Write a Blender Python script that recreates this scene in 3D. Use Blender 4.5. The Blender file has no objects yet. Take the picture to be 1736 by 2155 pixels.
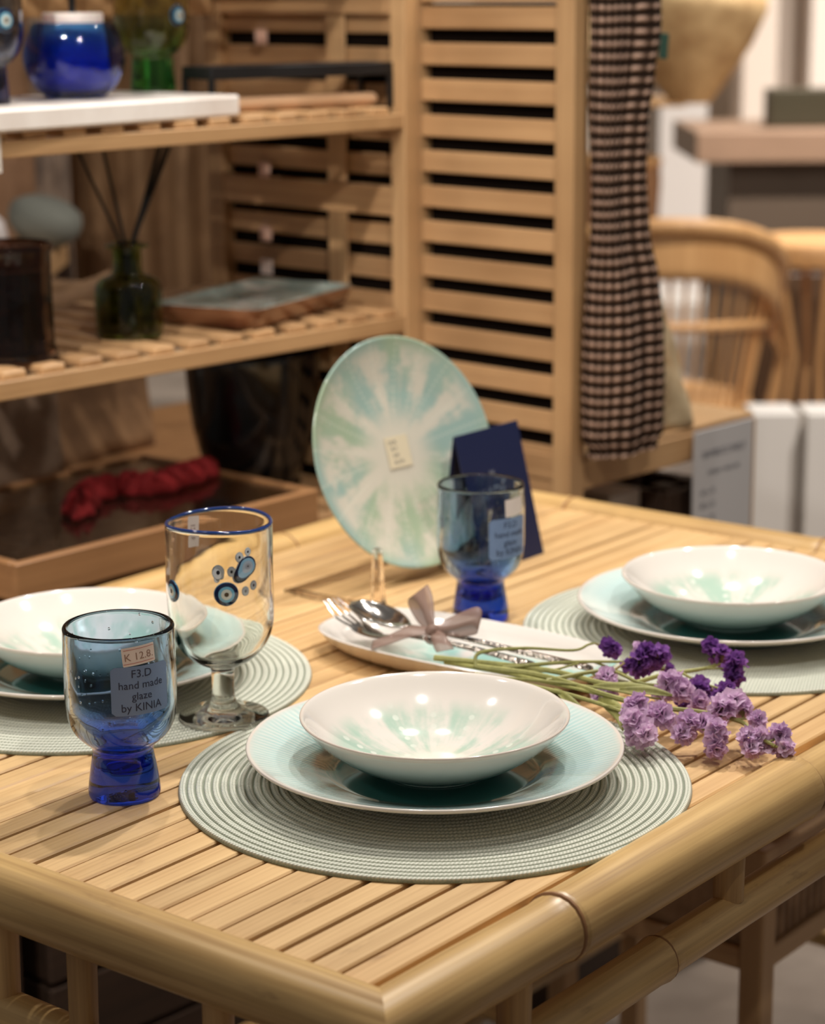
import bpy, math, random
from math import sin, cos, pi, radians, hypot, atan2, sqrt
from mathutils import Vector, Matrix
random.seed(7)
scn = bpy.context.scene
col = scn.collection

# ------------------------------------------------------------------ camera
cam_d = bpy.data.cameras.new('camera'); cam = bpy.data.objects.new('camera', cam_d); col.objects.link(cam)
FW = Vector((0.76077928, 0.6047177, -0.235651)); UP = Vector((0.18885647, 0.14110841, 0.97181359)); RI = Vector((0.62092521, -0.78383986, -0.0068525))
M = Matrix((RI, UP, -FW)).transposed().to_4x4(); M.translation = Vector((-0.94, -0.75, 1.334))
cam.matrix_world = M
cam_d.sensor_fit = 'VERTICAL'; cam_d.sensor_height = 36; cam_d.sensor_width = 29; cam_d.lens = 4586 / 2155 * 36
cam_d.dof.use_dof = True; cam_d.dof.focus_distance = 1.56; cam_d.dof.aperture_fstop = 6.0
cam_d.clip_start = .05; cam_d.clip_end = 60
scn.camera = cam
# ------------------------------------------------------------------ world, lights, exposure
w = bpy.data.worlds.new('store'); scn.world = w; w.use_nodes = True
w.node_tree.nodes['Background'].inputs[0].default_value = (1.0, .93, .86, 1); w.node_tree.nodes['Background'].inputs[1].default_value = .15
LAMPS = [  # ceiling spotlights of the store plus an added front fill: x, y, z, watts, aim x, y, z, spread
    (1.40, .62, 2.75, 9.5, .25, .2, .75, 110), (1.05, .95, 2.75, 5, .4, .3, .75, 110), (1.55, -.15, 2.75, 5, .3, .2, .75, 110),
    (.35, -.05, 2.85, 4.2, .2, .1, .75, 110), (-.1, 1.3, 2.75, 2.5, .5, .4, .75, 110),  # first entry here is a fill added to brighten the near table
    (-.9, .3, 2.6, 3.4, 1.0, 1.2, .95, 60), (-.2, -1.0, 2.7, 2.9, 1.3, .9, 1.0, 60), (-1.4, .9, 2.5, 2.9, .9, 1.3, .85, 60),
    (3.0, .4, 2.8, 34, 3.2, 1.3, .4, 115), (4.6, 1.6, 2.9, 60, 5.2, 2.6, .6, 115), (6.2, 1.4, 2.9, 70, 7.0, 2.6, .8, 115)]
for k, (x, y, z, e, ax, ay, az, sp) in enumerate(LAMPS):
    ld = bpy.data.lights.new('ceiling_spot_or_fill', 'AREA'); ld.shape = 'DISK'; ld.size = .055; ld.energy = e; ld.color = (1.0, .955, .90); ld.spread = radians(sp)
    lo = bpy.data.objects.new('ceiling_spot_or_fill', ld); col.objects.link(lo); lo.location = (x, y, z)
    lo.rotation_euler = (Vector((ax, ay, az)) - Vector((x, y, z))).to_track_quat('-Z', 'Y').to_euler()
scn.view_settings.view_transform = 'Standard'; scn.view_settings.look = 'None'; scn.view_settings.gamma = 1; scn.view_settings.use_curve_mapping = False
scn.view_settings.exposure = -0.14
cy = scn.cycles
cy.max_bounces = 14; cy.transmission_bounces = 12; cy.glossy_bounces = 6; cy.diffuse_bounces = 4; cy.transparent_max_bounces = 12; cy.sample_clamp_indirect = 6; cy.blur_glossy = .5

# ------------------------------------------------------------------ material helpers
def lin(c): return tuple((v / 255 / 12.92 if v / 255 <= .04045 else ((v / 255 + .055) / 1.055) ** 2.4) for v in c) + (1,)
class NT:
    def __init__(s, name):
        s.m = bpy.data.materials.new(name); s.m.use_nodes = True; s.t = s.m.node_tree; s.p = s.t.nodes['Principled BSDF']
    def n(s, typ, **kw):
        nd = s.t.nodes.new(typ)
        for k, v in kw.items(): setattr(nd, k, v)
        return nd
    def put(s, v, sock):
        if isinstance(v, bpy.types.NodeSocket): s.t.links.new(v, sock)
        elif v is not None: sock.default_value = v
    def math(s, op, a, b=None, c=None, clamp=False):
        nd = s.n('ShaderNodeMath', operation=op, use_clamp=clamp); s.put(a, nd.inputs[0]); s.put(b, nd.inputs[1]); s.put(c, nd.inputs[2]); return nd.outputs[0]
    def mix(s, f, a, b, bt='MIX'):
        nd = s.n('ShaderNodeMix', data_type='RGBA', blend_type=bt); s.put(f, nd.inputs[0]); s.put(a, nd.inputs[6]); s.put(b, nd.inputs[7]); return nd.outputs[2]
    def ramp(s, f, stops, interp='LINEAR'):
        nd = s.n('ShaderNodeValToRGB'); cr = nd.color_ramp; cr.interpolation = interp
        while len(cr.elements) < len(stops): cr.elements.new(.5)
        for e, (p, c) in zip(cr.elements, stops): e.position = p; e.color = c
        s.put(f, nd.inputs[0]); return nd.outputs[0]
    def smooth(s, v, a, b):
        nd = s.n('ShaderNodeMapRange', interpolation_type='SMOOTHSTEP'); s.put(v, nd.inputs[0]); nd.inputs[1].default_value = a; nd.inputs[2].default_value = b; return nd.outputs[0]
    def obj(s): return s.n('ShaderNodeTexCoord').outputs['Object']
    def uv(s): return s.n('ShaderNodeTexCoord').outputs['UV']
    def xyz(s, v):
        nd = s.n('ShaderNodeSeparateXYZ'); s.put(v, nd.inputs[0]); return nd.outputs
    def vec(s, x, y, z):
        nd = s.n('ShaderNodeCombineXYZ'); s.put(x, nd.inputs[0]); s.put(y, nd.inputs[1]); s.put(z, nd.inputs[2]); return nd.outputs[0]
    def scale(s, v, sc):
        nd = s.n('ShaderNodeMapping'); s.put(v, nd.inputs[0]); nd.inputs[3].default_value = sc; return nd.outputs[0]
    def noise(s, v, scale=5, detail=3, rough=.5, w=None, dist=0):
        nd = s.n('ShaderNodeTexNoise', noise_dimensions='4D' if w is not None else '3D'); s.put(v, nd.inputs['Vector']); nd.inputs['Scale'].default_value = scale; nd.inputs['Detail'].default_value = detail
        nd.inputs['Roughness'].default_value = rough; nd.inputs['Distortion'].default_value = dist
        if w is not None: s.put(w, nd.inputs['W'])
        return nd.outputs['Fac']
    def bump(s, h, strength=.3, dist=.001):
        nd = s.n('ShaderNodeBump'); nd.inputs['Strength'].default_value = strength; nd.inputs['Distance'].default_value = dist; s.put(h, nd.inputs['Height']); s.t.links.new(nd.outputs[0], s.p.inputs['Normal'])
    def set(s, **kw):
        names = dict(base='Base Color', rough='Roughness', metal='Metallic', trans='Transmission Weight', ior='IOR', coat='Coat Weight', coatr='Coat Roughness', sheen='Sheen Weight', spec='Specular IOR Level', alpha='Alpha', sss='Subsurface Weight')
        for k, v in kw.items(): s.put(v, s.p.inputs[names[k]])
        return s
    def polar(s):
        x, y, z = s.xyz(s.obj())[:3]
        r = s.math('SQRT', s.math('ADD', s.math('MULTIPLY', x, x), s.math('MULTIPLY', y, y)))
        return r, s.math('ARCTAN2', y, x), z

def plain(name, c, rough=.5, **kw):
    t = NT(name); t.set(base=lin(c), rough=rough, **kw); return t.m
def bamboo(name, c_lo, c_hi, axis=0, rough=.42, var=.22, sc=1.0, stain=None):
    t = NT(name); rnd = t.n('ShaderNodeObjectInfo').outputs['Random']
    s = [55 * sc] * 3; s[axis] = 2.2 * sc
    o = t.obj(); g = t.noise(t.scale(o, s), 1, 5, .6, w=t.math('MULTIPLY', rnd, 40))
    s2 = [260 * sc] * 3; s2[axis] = 4 * sc; g2 = t.noise(t.scale(o, s2), 1, 3, .6)
    big = t.noise(t.scale(o, [9 if i != axis else 5 for i in range(3)]), 1, 3, .55, w=t.math('MULTIPLY', rnd, 90))
    f = t.math('ADD', t.math('MULTIPLY', g, .42), t.math('ADD', t.math('MULTIPLY', g2, .30), t.math('MULTIPLY', big, .30)))
    c = t.ramp(f, [(.33, lin(c_lo)), (.60, lin(c_hi))])
    v = t.math('ADD', 1 - var / 2, t.math('MULTIPLY', rnd, var)); hs = t.n('ShaderNodeHueSaturation'); t.put(v, hs.inputs['Value']); t.put(c, hs.inputs['Color']); c = hs.outputs[0]
    if stain:
        st = t.noise(t.scale(o, [60 if i != axis else 14 for i in range(3)]), 1, 4, .65, w=t.math('MULTIPLY', rnd, 30))
        c = t.mix(t.math('MULTIPLY', t.smooth(st, .60, .78), .55), c, lin(stain))
    t.set(base=c, rough=rough, coat=.12, coatr=.35); t.bump(g2, .12, .0006); return t.m

MAT = {}
MAT['slat'] = bamboo('table slat bamboo', (176, 132, 82), (224, 186, 132), 0, .42, .2, 1.0, (120, 80, 48))
MAT['railx'] = bamboo('bamboo culm along x', (144, 104, 58), (224, 185, 122), 0, .36, .1, .8, (100, 62, 34))
MAT['raily'] = bamboo('bamboo culm along y', (144, 104, 58), (224, 185, 122), 1, .36, .1, .8, (100, 62, 34))
MAT['railz'] = bamboo('bamboo culm upright', (126, 86, 46), (212, 170, 112), 2, .4, .1, .8, (100, 62, 34))
MAT['node'] = plain('bamboo node', (142, 98, 58), .6)
MAT['sa'] = bamboo('shelf bamboo along a', (154, 114, 74), (200, 160, 114), 0, .45, .12, .5)
MAT['sb'] = bamboo('shelf bamboo along b', (148, 108, 70), (202, 160, 114), 1, .45, .2, .5)
MAT['sz'] = bamboo('shelf bamboo upright', (158, 118, 78), (200, 160, 114), 2, .45, .1, .5)
MAT['dark'] = plain('flat near black', (22, 14, 9), .9, spec=.1)  # on the panels, shade of the rack interior put into a near-black colour
MAT['white'] = plain('white paint', (225, 218, 210), .5)
MAT['metal_black'] = plain('black powder coated steel', (22, 21, 22), .45)

# ------------------------------------------------------------------ mesh helpers
def link(name, me, mat, parent=None, loc=(0, 0, 0), rot=(0, 0, 0)):
    o = bpy.data.objects.new(name, me); col.objects.link(o)
    if mat is not None and not me.materials: me.materials.append(mat)
    o.parent = parent; o.location = loc; o.rotation_euler = rot; return o
def empty(name, loc=(0, 0, 0), rot=(0, 0, 0), label=None, cat=None, group=None):
    o = bpy.data.objects.new(name, None); col.objects.link(o); o.location = loc; o.rotation_euler = rot; o.empty_display_size = .05
    if label: tag(o, label, cat, group)
    return o
def tag(o, label, cat, group=None, kind=None):
    o['label'] = label
    if cat: o['category'] = cat
    if group: o['group'] = group
    if kind: o['kind'] = kind
    return o
def struct(o, label=None):
    o['kind'] = 'structure'
    if label: o['label'] = label
    return o
def mesh(name, v, f, smooth=True, ang=40, uv=None):
    me = bpy.data.meshes.new(name); me.from_pydata([tuple(p) for p in v], [], f); me.update()
    if uv is not None:
        ul = me.uv_layers.new(name='UVMap')
        for lp in me.loops: ul.data[lp.index].uv = uv[lp.vertex_index]
    if smooth:
        me.shade_smooth(); me.set_sharp_from_angle(angle=radians(ang))
    return me
def boxdata(x0, x1, y0, y1, z0, z1, b=0.0):
    if b <= 0:
        v = [(x, y, z) for x in (x0, x1) for y in (y0, y1) for z in (z0, z1)]
        return v, [(0, 1, 3, 2), (4, 6, 7, 5), (0, 4, 5, 1), (2, 3, 7, 6), (0, 2, 6, 4), (1, 5, 7, 3)]
    v, idx = [], {}
    X, Y, Z = (x0, x1), (y0, y1), (z0, z1)
    for i in (0, 1):
        for j in (0, 1):
            for k in (0, 1):
                sx, sy, sz = (b if i == 0 else -b), (b if j == 0 else -b), (b if k == 0 else -b)
                for a, p in (('x', (X[i], Y[j] + sy, Z[k] + sz)), ('y', (X[i] + sx, Y[j], Z[k] + sz)), ('z', (X[i] + sx, Y[j] + sy, Z[k]))):
                    idx[(i, j, k, a)] = len(v); v.append(p)
    f = []
    q = [(0, 0), (1, 0), (1, 1), (0, 1)]
    for s in (0, 1):
        f.append([idx[(s, j, k, 'x')] for j, k in q]); f.append([idx[(j, s, k, 'y')] for j, k in q]); f.append([idx[(j, k, s, 'z')] for j, k in q])
    for a in (0, 1):
        for c in (0, 1):
            f.append([idx[(a, c, 0, 'x')], idx[(a, c, 1, 'x')], idx[(a, c, 1, 'y')], idx[(a, c, 0, 'y')]])
            f.append([idx[(a, 0, c, 'x')], idx[(a, 1, c, 'x')], idx[(a, 1, c, 'z')], idx[(a, 0, c, 'z')]])
            f.append([idx[(0, a, c, 'y')], idx[(1, a, c, 'y')], idx[(1, a, c, 'z')], idx[(0, a, c, 'z')]])
            for k in (0, 1): f.append([idx[(a, c, k, 'x')], idx[(a, c, k, 'y')], idx[(a, c, k, 'z')]])
    return v, f
def fixn(me):
    import bmesh
    bm = bmesh.new(); bm.from_mesh(me); bmesh.ops.recalc_face_normals(bm, faces=bm.faces); bm.to_mesh(me); bm.free(); return me
def box(name, x0, x1, y0, y1, z0, z1, mat, parent=None, b=.0015, loc=(0, 0, 0), rot=(0, 0, 0)):
    v, f = boxdata(x0, x1, y0, y1, z0, z1, b); me = fixn(mesh(name, v, f, False)); return link(name, me, mat, parent, loc, rot)
def lathe(name, prof, mat, parent=None, seg=64, loc=(0, 0, 0), rot=(0, 0, 0), ang=50, fn=None):
    v, f, rows = [], [], []
    for r, z in prof:
        if r < 1e-6: rows.append([len(v)]); v.append((0, 0, z))
        else:
            rows.append(list(range(len(v), len(v) + seg)))
            for i in range(seg):
                t = 2 * pi * i / seg; v.append((r * cos(t), r * sin(t), z))
    for A, B in zip(rows, rows[1:]):
        for i in range(seg):
            j = (i + 1) % seg
            if len(A) == 1 and len(B) == 1: continue
            if len(A) == 1: f.append((A[0], B[j], B[i]))
            elif len(B) == 1: f.append((A[i], A[j], B[0]))
            else: f.append((A[i], A[j], B[j], B[i]))
    if fn: v = [fn(Vector(p)) for p in v]
    me = fixn(mesh(name, v, f, True, ang)); return link(name, me, mat, parent, loc, rot)
def frames(path):
    path = [Vector(p) for p in path]; n = len(path); T = []
    for i in range(n): T.append((path[min(i + 1, n - 1)] - path[max(i - 1, 0)]).normalized())
    u = T[0].orthogonal().normalized(); out = []
    for i in range(n):
        u = (u - T[i] * u.dot(T[i])); u = u.normalized() if u.length > 1e-6 else T[i].orthogonal().normalized(); out.append((path[i], T[i], u, T[i].cross(u)))
    return out
def tubedata(path, rad, seg=10, cap=True):
    v, f = [], []; fr = frames(path); n = len(fr)
    for i, (p, t, a, b) in enumerate(fr):
        r = rad[i] if isinstance(rad, (list, tuple)) else rad
        for k in range(seg): q = 2 * pi * k / seg; v.append(p + a * (r * cos(q)) + b * (r * sin(q)))
    for i in range(n - 1):
        for k in range(seg): j = (k + 1) % seg; f.append((i * seg + k, i * seg + j, (i + 1) * seg + j, (i + 1) * seg + k))
    if cap: f.append(tuple(range(seg))[::-1]); f.append(tuple((n - 1) * seg + k for k in range(seg)))
    return v, f
def merge(parts):
    V, F = [], []
    for v, f in parts:
        o = len(V); V += [tuple(p) for p in v]; F += [tuple(i + o for i in q) for q in f]
    return V, F
def tube(name, path, rad, mat, parent=None, seg=10, **kw):
    v, f = tubedata(path, rad, seg); return link(name, fixn(mesh(name, v, f)), mat, parent, **kw)
def spline(pts, n=6):
    P = [Vector(p) for p in pts]; P = [P[0] * 2 - P[1]] + P + [P[-1] * 2 - P[-2]]; out = []
    for i in range(1, len(P) - 2):
        for k in range(n):
            t = k / n; a, b, c, d = P[i - 1], P[i], P[i + 1], P[i + 2]
            out.append(.5 * ((2 * b) + (c - a) * t + (2 * a - 5 * b + 4 * c - d) * t * t + (3 * b - a - 3 * c + d) * t ** 3))
    out.append(P[-2]); return out
def grid(name, nu, nv, fn, mat, parent=None, closed=False, thick=0, **kw):
    v, f, uv = [], [], []
    for j in range(nv + 1):
        for i in range(nu + (0 if closed else 1)):
            v.append(fn(i / nu, j / nv)); uv.append((i / nu, j / nv))
    W = nu if closed else nu + 1
    for j in range(nv):
        for i in range(nu):
            k = (i + 1) % W; f.append((j * W + i, j * W + k, (j + 1) * W + k, (j + 1) * W + i))
    o = link(name, mesh(name, v, f, True, 60, uv), mat, parent, **kw)
    if thick:
        md = o.modifiers.new('thickness', 'SOLIDIFY'); md.thickness = thick; md.offset = 0
    return o
def strip(name, pts, wid, normal_up, mat, parent=None, n=6, **kw):  # ribbon: path with per-point width vectors
    P = spline(pts, n); Wd = spline(wid, n); m = len(P) - 1
    def fn(u, t):
        i = min(int(t * m + .5), m); return P[i] + Wd[i] * (u - .5)
    return grid(name, 3, m, fn, mat, parent, thick=.0003, **kw)
_txt = {}
def textmesh(body, size, align='CENTER', font_shear=0):
    cu = bpy.data.curves.new('t', 'FONT'); cu.body = body; cu.size = size; cu.align_x = align; cu.align_y = 'CENTER'; cu.resolution_u = 3; cu.shear = font_shear
    o = bpy.data.objects.new('t', cu); col.objects.link(o); dg = bpy.context.evaluated_depsgraph_get()
    me = bpy.data.meshes.new_from_object(o.evaluated_get(dg)); bpy.data.objects.remove(o); return me

# ------------------------------------------------------------------ layout frames
SO = Vector((1.2, .708, 0)); SA = radians(-4.61)
def S(a, b, z): return Vector((SO.x + a * cos(SA) - b * sin(SA), SO.y + a * sin(SA) + b * cos(SA), z))
GA = radians(-51.52)
def G(r, d, z): return Vector((-.94 + r * cos(GA) - d * sin(GA), -.75 + r * sin(GA) + d * cos(GA), z))

# ================================================================== SETTING
def floor_mat():
    t = NT('polished concrete floor'); o = t.obj(); a = t.noise(o, 1.3, 5, .6); b = t.noise(o, 9, 4, .6)
    t.set(base=t.ramp(t.math('ADD', t.math('MULTIPLY', a, .7), t.math('MULTIPLY', b, .3)), [(.3, lin((120, 106, 94))), (.7, lin((168, 152, 138)))]), rough=.35); return t.m
struct(box('floor', -4, 13, -6, 10, -.1, 0, floor_mat(), b=0), 'grey polished concrete shop floor')
def wall_mat():
    t = NT('cream plaster'); a = t.noise(t.obj(), 2, 4, .6); t.set(base=t.ramp(a, [(.3, lin((214, 198, 180))), (.7, lin((230, 216, 200)))]), rough=.8); return t.m
MAT['wall'] = wall_mat()
struct(box('wall_back', -6, 8, 0, .15, 0, 3.2, MAT['wall'], b=0, loc=G(0, 10.2, 0), rot=(0, 0, GA)), 'cream plaster wall at the far end of the shop')

# ================================================================== TABLE
XE, YE, ZR = 1.079, .7755, .736            # rail axes of far sides, rail axis height
XN, YN = -.033, -.0035
table = empty('bamboo_table', (0, 0, 0), (0, 0, 0), 'bamboo dining table with slatted top and thick round rails, set with tableware', 'table')
sv, sf = boxdata(-.539, .539, -.0110, .0110, -.0045, .0045, .0013)
slat_me = fixn(mesh('slat', sv, sf, False))
for k in range(29):
    yy = .0213 + .0252 * (k + .5) + random.uniform(-.0009, .0009)
    o = link('slat', slat_me, MAT['slat'], table, (.523, yy, .7455 + random.uniform(-.0004, .0004))); o.scale = (1, random.uniform(.93, 1.075), 1)
# battens that carry the slats
for x in (.12, .52, .92): box('batten', x - .02, x + .02, .015, .76, .722, .7408, MAT['raily'], table)
def pole(name, p0, p1, prof, mat, parent, nodes=(), seg=22, mitre=None):
    # prof: list of (t, r); axis aligned poles; mitre = (sign at start, sign at end, sideways axis)
    p0, p1 = Vector(p0), Vector(p1); L = (p1 - p0).length; d = (p1 - p0) / L
    ax = max(range(3), key=lambda i: abs(d[i])); a1, a2 = [(1, 2), (0, 2), (0, 1)][ax]
    rng = random.Random(int(p0.x * 1000) + int(p0.y * 777) + int(p0.z * 555))
    ts = sorted(set([0, 1] + [t for t, _ in prof] + [i / 14 for i in range(15)] + [t + e / L for t in nodes for e in (-.012, -.004, -.0012, .0012, .004, .012)]))
    ts = [t for t in ts if 0 <= t <= 1]
    def rad(t):
        r = prof[-1][1]
        for (ta, ra), (tb, rb) in zip(prof, prof[1:]):
            if ta <= t <= tb: r = ra + (rb - ra) * (t - ta) / max(tb - ta, 1e-6); break
        for nt in nodes:
            e = abs(t - nt) * L
            if e < .012: r += .0013 * (1 - e / .012)
            if e < .002: r -= .0009
        return r
    v, f = [], []
    for i, t in enumerate(ts):
        c = p0 + d * L * t; r = rad(t)
        wv = 0 if i in (0, len(ts) - 1) else .0007
        for k in range(seg):
            q = 2 * pi * k / seg; p = Vector(c); p[a1] += r * cos(q) + wv * sin(t * L * 13 + L); p[a2] += r * sin(q) + wv * .6 * sin(t * L * 17 + 2)
            if mitre:
                s = mitre[0] if i == 0 else (mitre[1] if i == len(ts) - 1 else 0)
                if s: p[ax] += s * (p[mitre[2]] - c[mitre[2]])
            v.append(p)
    n = len(ts)
    for i in range(n - 1):
        for k in range(seg): j = (k + 1) % seg; f.append((i * seg + k, i * seg + j, (i + 1) * seg + j, (i + 1) * seg + k))
    f.append(tuple(range(seg))); f.append(tuple((n - 1) * seg + k for k in range(seg)))
    o = link(name, fixn(mesh(name, v, f, True, 50)), mat, parent)
    for nt in nodes:
        c = p0 + d * L * nt; rr = rad(nt) + .0004; rows = []
        for e, rr2 in ((-.0022, rr - .001), (-.001, rr + .0005), (.001, rr + .0005), (.0022, rr - .001)):
            rows.append([(c + d * (e + .0006 * sin(3 * 2 * pi * k / seg + nt * 9))) + Vector([0 if i == ax else (rr2 * cos(2 * pi * k / seg) if i == a1 else rr2 * sin(2 * pi * k / seg)) for i in range(3)]) for k in range(seg)])
        vv = [p for r_ in rows for p in r_]; ff = [(i * seg + k, i * seg + (k + 1) % seg, (i + 1) * seg + (k + 1) % seg, (i + 1) * seg + k) for i in range(3) for k in range(seg)]
        link('node', mesh('node', vv, ff), MAT['node'], o)
    return o
LX = XE - XN; tx = lambda x: (x - XN) / LX; ty = lambda y: (y - YN) / (YE - YN)
pole('rail', (XN, YN, ZR), (XE, YN, ZR), [(0, .0225), (tx(.147) - .004, .0222), (tx(.147) + .004, .0238), (tx(.466), .0258), (tx(.469), .0200), (1, .0205)], MAT['railx'], table, [tx(.147), tx(.4675), tx(.82)], mitre=(1, -1, 1))
pole('rail', (XN, YE, ZR), (XE, YE, ZR), [(0, .0235), (1, .0235)], MAT['railx'], table, [tx(.20), tx(.755)], mitre=(-1, 1, 1))
pole('rail', (XN, YN, ZR), (XN, YE, ZR), [(0, .0225), (.4, .0238), (1, .0235)], MAT['raily'], table, [ty(.52)], mitre=(1, -1, 0))
pole('rail', (XE, YN, ZR), (XE, YE, ZR), [(0, .0235), (1, .0235)], MAT['raily'], table, [ty(.2985), ty(.62)], mitre=(-1, 1, 0))
ZL = .667
pole('lower_rail', (XN, YN, ZL), (XE, YN, ZL), [(0, .0165), (tx(.27), .0165), (tx(.275), .0155), (1, .0155)], MAT['railx'], table, [tx(.272), tx(.66)])
pole('lower_rail', (XN, YE, ZL), (XE, YE, ZL), [(0, .016), (1, .016)], MAT['railx'], table, [tx(.5)])
pole('lower_rail', (XN, YN, .645), (XN, YE, .645), [(0, .016), (1, .016)], MAT['raily'], table, [ty(.45)])
pole('lower_rail', (XE, YN, ZL), (XE, YE, ZL), [(0, .016), (1, .016)], MAT['raily'], table, [ty(.4)])
for x in (.10, .369, .64, .91):
    for y in (YN, YE): pole('spindle', (x, y, ZL + .012), (x, y, ZR - .018), [(0, .0115), (1, .0118)], MAT['railz'], table, seg=16)
for y in (.13, .254, .331, .56):
    pole('spindle', (XN, y, .656), (XN, y, ZR - .018), [(0, .0098), (1, .0102)], MAT['railz'], table, seg=16)
    pole('spindle', (XE, y, ZL + .012), (XE, y, ZR - .018), [(0, .0098), (1, .0102)], MAT['railz'], table, seg=16)
for x in (XN, XE):
    for y in (YN, YE): pole('leg', (x, y, 0), (x, y, ZR - .015), [(0, .0205), (1, .0205)], MAT['railz'], table, [.35, .72])
for y in (YN, YE): pole('stretcher', (XN, y, .2), (XE, y, .2), [(0, .014), (1, .014)], MAT['railx'], table, [.4])

# ================================================================== TABLEWARE MATERIALS
def placemat_mat():
    t = NT('sage braided placemat'); r, th, z = t.polar(); PW = .0062
    k = t.math('DIVIDE', r, PW); ring = t.math('FLOOR', k); fr = t.math('FRACT', k)
    n = t.math('ROUND', t.math('MULTIPLY', t.math('ADD', ring, .5), 2 * pi * PW / .0030 ))
    off = t.math('ABSOLUTE', t.math('SUBTRACT', fr, .5))
    u = t.math('ADD', t.math('MULTIPLY', t.math('DIVIDE', th, 2 * pi), n), t.math('MULTIPLY', off, 1.1))
    st = t.math('SINE', t.math('MULTIPLY', u, 2 * pi)); st = t.math('MULTIPLY', t.math('ADD', st, 1), .5)
    body = t.smooth(off, .47, .30); mid = t.smooth(off, .0, .10)
    h = t.math('MULTIPLY', t.math('ADD', t.math('MULTIPLY', st, .6), t.math('MULTIPLY', mid, .4)), body)
    nz = t.noise(t.obj(), 900, 2, .5)
    f = t.math('ADD', t.math('MULTIPLY', h, .75), t.math('MULTIPLY', nz, .25))
    c = t.ramp(f, [(.08, lin((120, 128, 106))), (.36, lin((190, 194, 174))), (.75, lin((232, 231, 214)))])
    t.set(base=c, rough=.75, sheen=.2); t.bump(h, .8, .0012); return t.m
MAT['placemat'] = placemat_mat()
def plate_mat():
    t = NT('turquoise glazed plate'); r, th, z = t.polar(); o = t.obj()
    nz = t.noise(o, 28, 3, .6); nz2 = t.noise(o, 9, 3, .5)
    rr = t.math('ADD', r, t.math('MULTIPLY', t.math('SUBTRACT', nz, .5), .010))
    ribs = t.math('SINE', t.math('MULTIPLY', t.math('ADD', th, t.math('MULTIPLY', nz2, .25)), 150)); ribs = t.math('MULTIPLY', t.math('ADD', ribs, 1), .5)
    c = t.ramp(t.math('DIVIDE', rr, .15), [(0, lin((38, 96, 92))), (.38, lin((40, 104, 98))), (.50, lin((52, 112, 106))), (.545, lin((104, 104, 84))), (.60, lin((118, 104, 84))), (.625, lin((120, 152, 142))), (.67, lin((150, 186, 182))), (.80, lin((176, 210, 208))), (.90, lin((194, 214, 208))), (.935, lin((222, 214, 204)))])
    rimz = t.math('MULTIPLY', t.smooth(r, .085, .10), t.smooth(r, .1405, .132))
    c = t.mix(t.math('MULTIPLY', t.math('MULTIPLY', ribs, rimz), .62), c, lin((228, 229, 221)))
    streak = t.noise(t.vec(t.math('MULTIPLY', th, 16), t.math('MULTIPLY', r, 14), 0), 1, 3, .6)
    c = t.mix(t.math('MULTIPLY', t.smooth(streak, .55, .8), t.math('MULTIPLY', t.smooth(r, .09, .02), .35)), c, lin((20, 70, 66)))
    out = t.math('GREATER_THAN', r, .1385)
    nrm = t.xyz(t.n('ShaderNodeNewGeometry').outputs['Normal'])[2]
    c = t.mix(t.math('LESS_THAN', nrm, -.05), c, lin((224, 214, 200)))
    c = t.mix(out, c, lin((224, 214, 203)))
    t.set(base=c, rough=.12, coat=.6, coatr=.05); t.bump(t.math('MULTIPLY', ribs, rimz), .25, .0006); return t.m
def bowl_mat(name, seed):
    t = NT(name); r, th, z = t.polar(); o = t.obj()
    ang = t.vec(t.math('MULTIPLY', t.math('COSINE', th), 2.4), t.math('MULTIPLY', t.math('SINE', th), 2.4), t.math('ADD', t.math('MULTIPLY', r, 10), seed))
    a = t.noise(ang, 1.15, 3, .55); b = t.noise(o, 70, 4, .65)
    zone = t.math('MULTIPLY', t.smooth(r, .084, .066), t.smooth(r, .012, .032))
    spl = t.math('MULTIPLY', t.smooth(t.math('ADD', t.math('MULTIPLY', a, .8), t.math('MULTIPLY', b, .2)), .37, .58), zone)
    white = lin((226, 217, 207)); c = t.mix(t.math('MULTIPLY', spl, .70), white, lin((146, 190, 168)))
    cream = t.math('MULTIPLY', t.smooth(r, .05, .0), .35); c = t.mix(cream, c, lin((222, 226, 200)))
    # rows of small pale spots like a sea urchin shell
    k = 2 * pi / 14; cell = t.math('ABSOLUTE', t.math('SUBTRACT', t.math('FRACT', t.math('DIVIDE', th, k)), .5)); row = t.math('FRACT', t.math('DIVIDE', r, .0105))
    dx = t.math('MULTIPLY', t.math('MULTIPLY', cell, k), r); dy = t.math('MULTIPLY', t.math('SUBTRACT', row, .5), .0105)
    dd = t.math('SQRT', t.math('ADD', t.math('MULTIPLY', dx, dx), t.math('MULTIPLY', dy, dy)))
    dd = t.math('ADD', dd, t.math('MULTIPLY', t.math('SUBTRACT', b, .5), .002))
    c = t.mix(t.math('MULTIPLY', t.smooth(dd, .0030, .0018), t.math('MULTIPLY', spl, .75)), c, lin((232, 234, 222)))
    nrm = t.xyz(t.n('ShaderNodeNewGeometry').outputs['Normal'])[2]
    outc = t.ramp(t.math('DIVIDE', z, .045), [(0, lin((176, 204, 198))), (.35, lin((206, 220, 212))), (.8, lin((224, 217, 207)))])
    c = t.mix(t.math('LESS_THAN', nrm, -.02), c, outc)
    c = t.mix(t.math('GREATER_THAN', r, .0995), c, lin((220, 206, 193)))
    t.set(base=c, rough=.1, coat=.7, coatr=.04); return t.m
MAT['plate'] = plate_mat()

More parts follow.
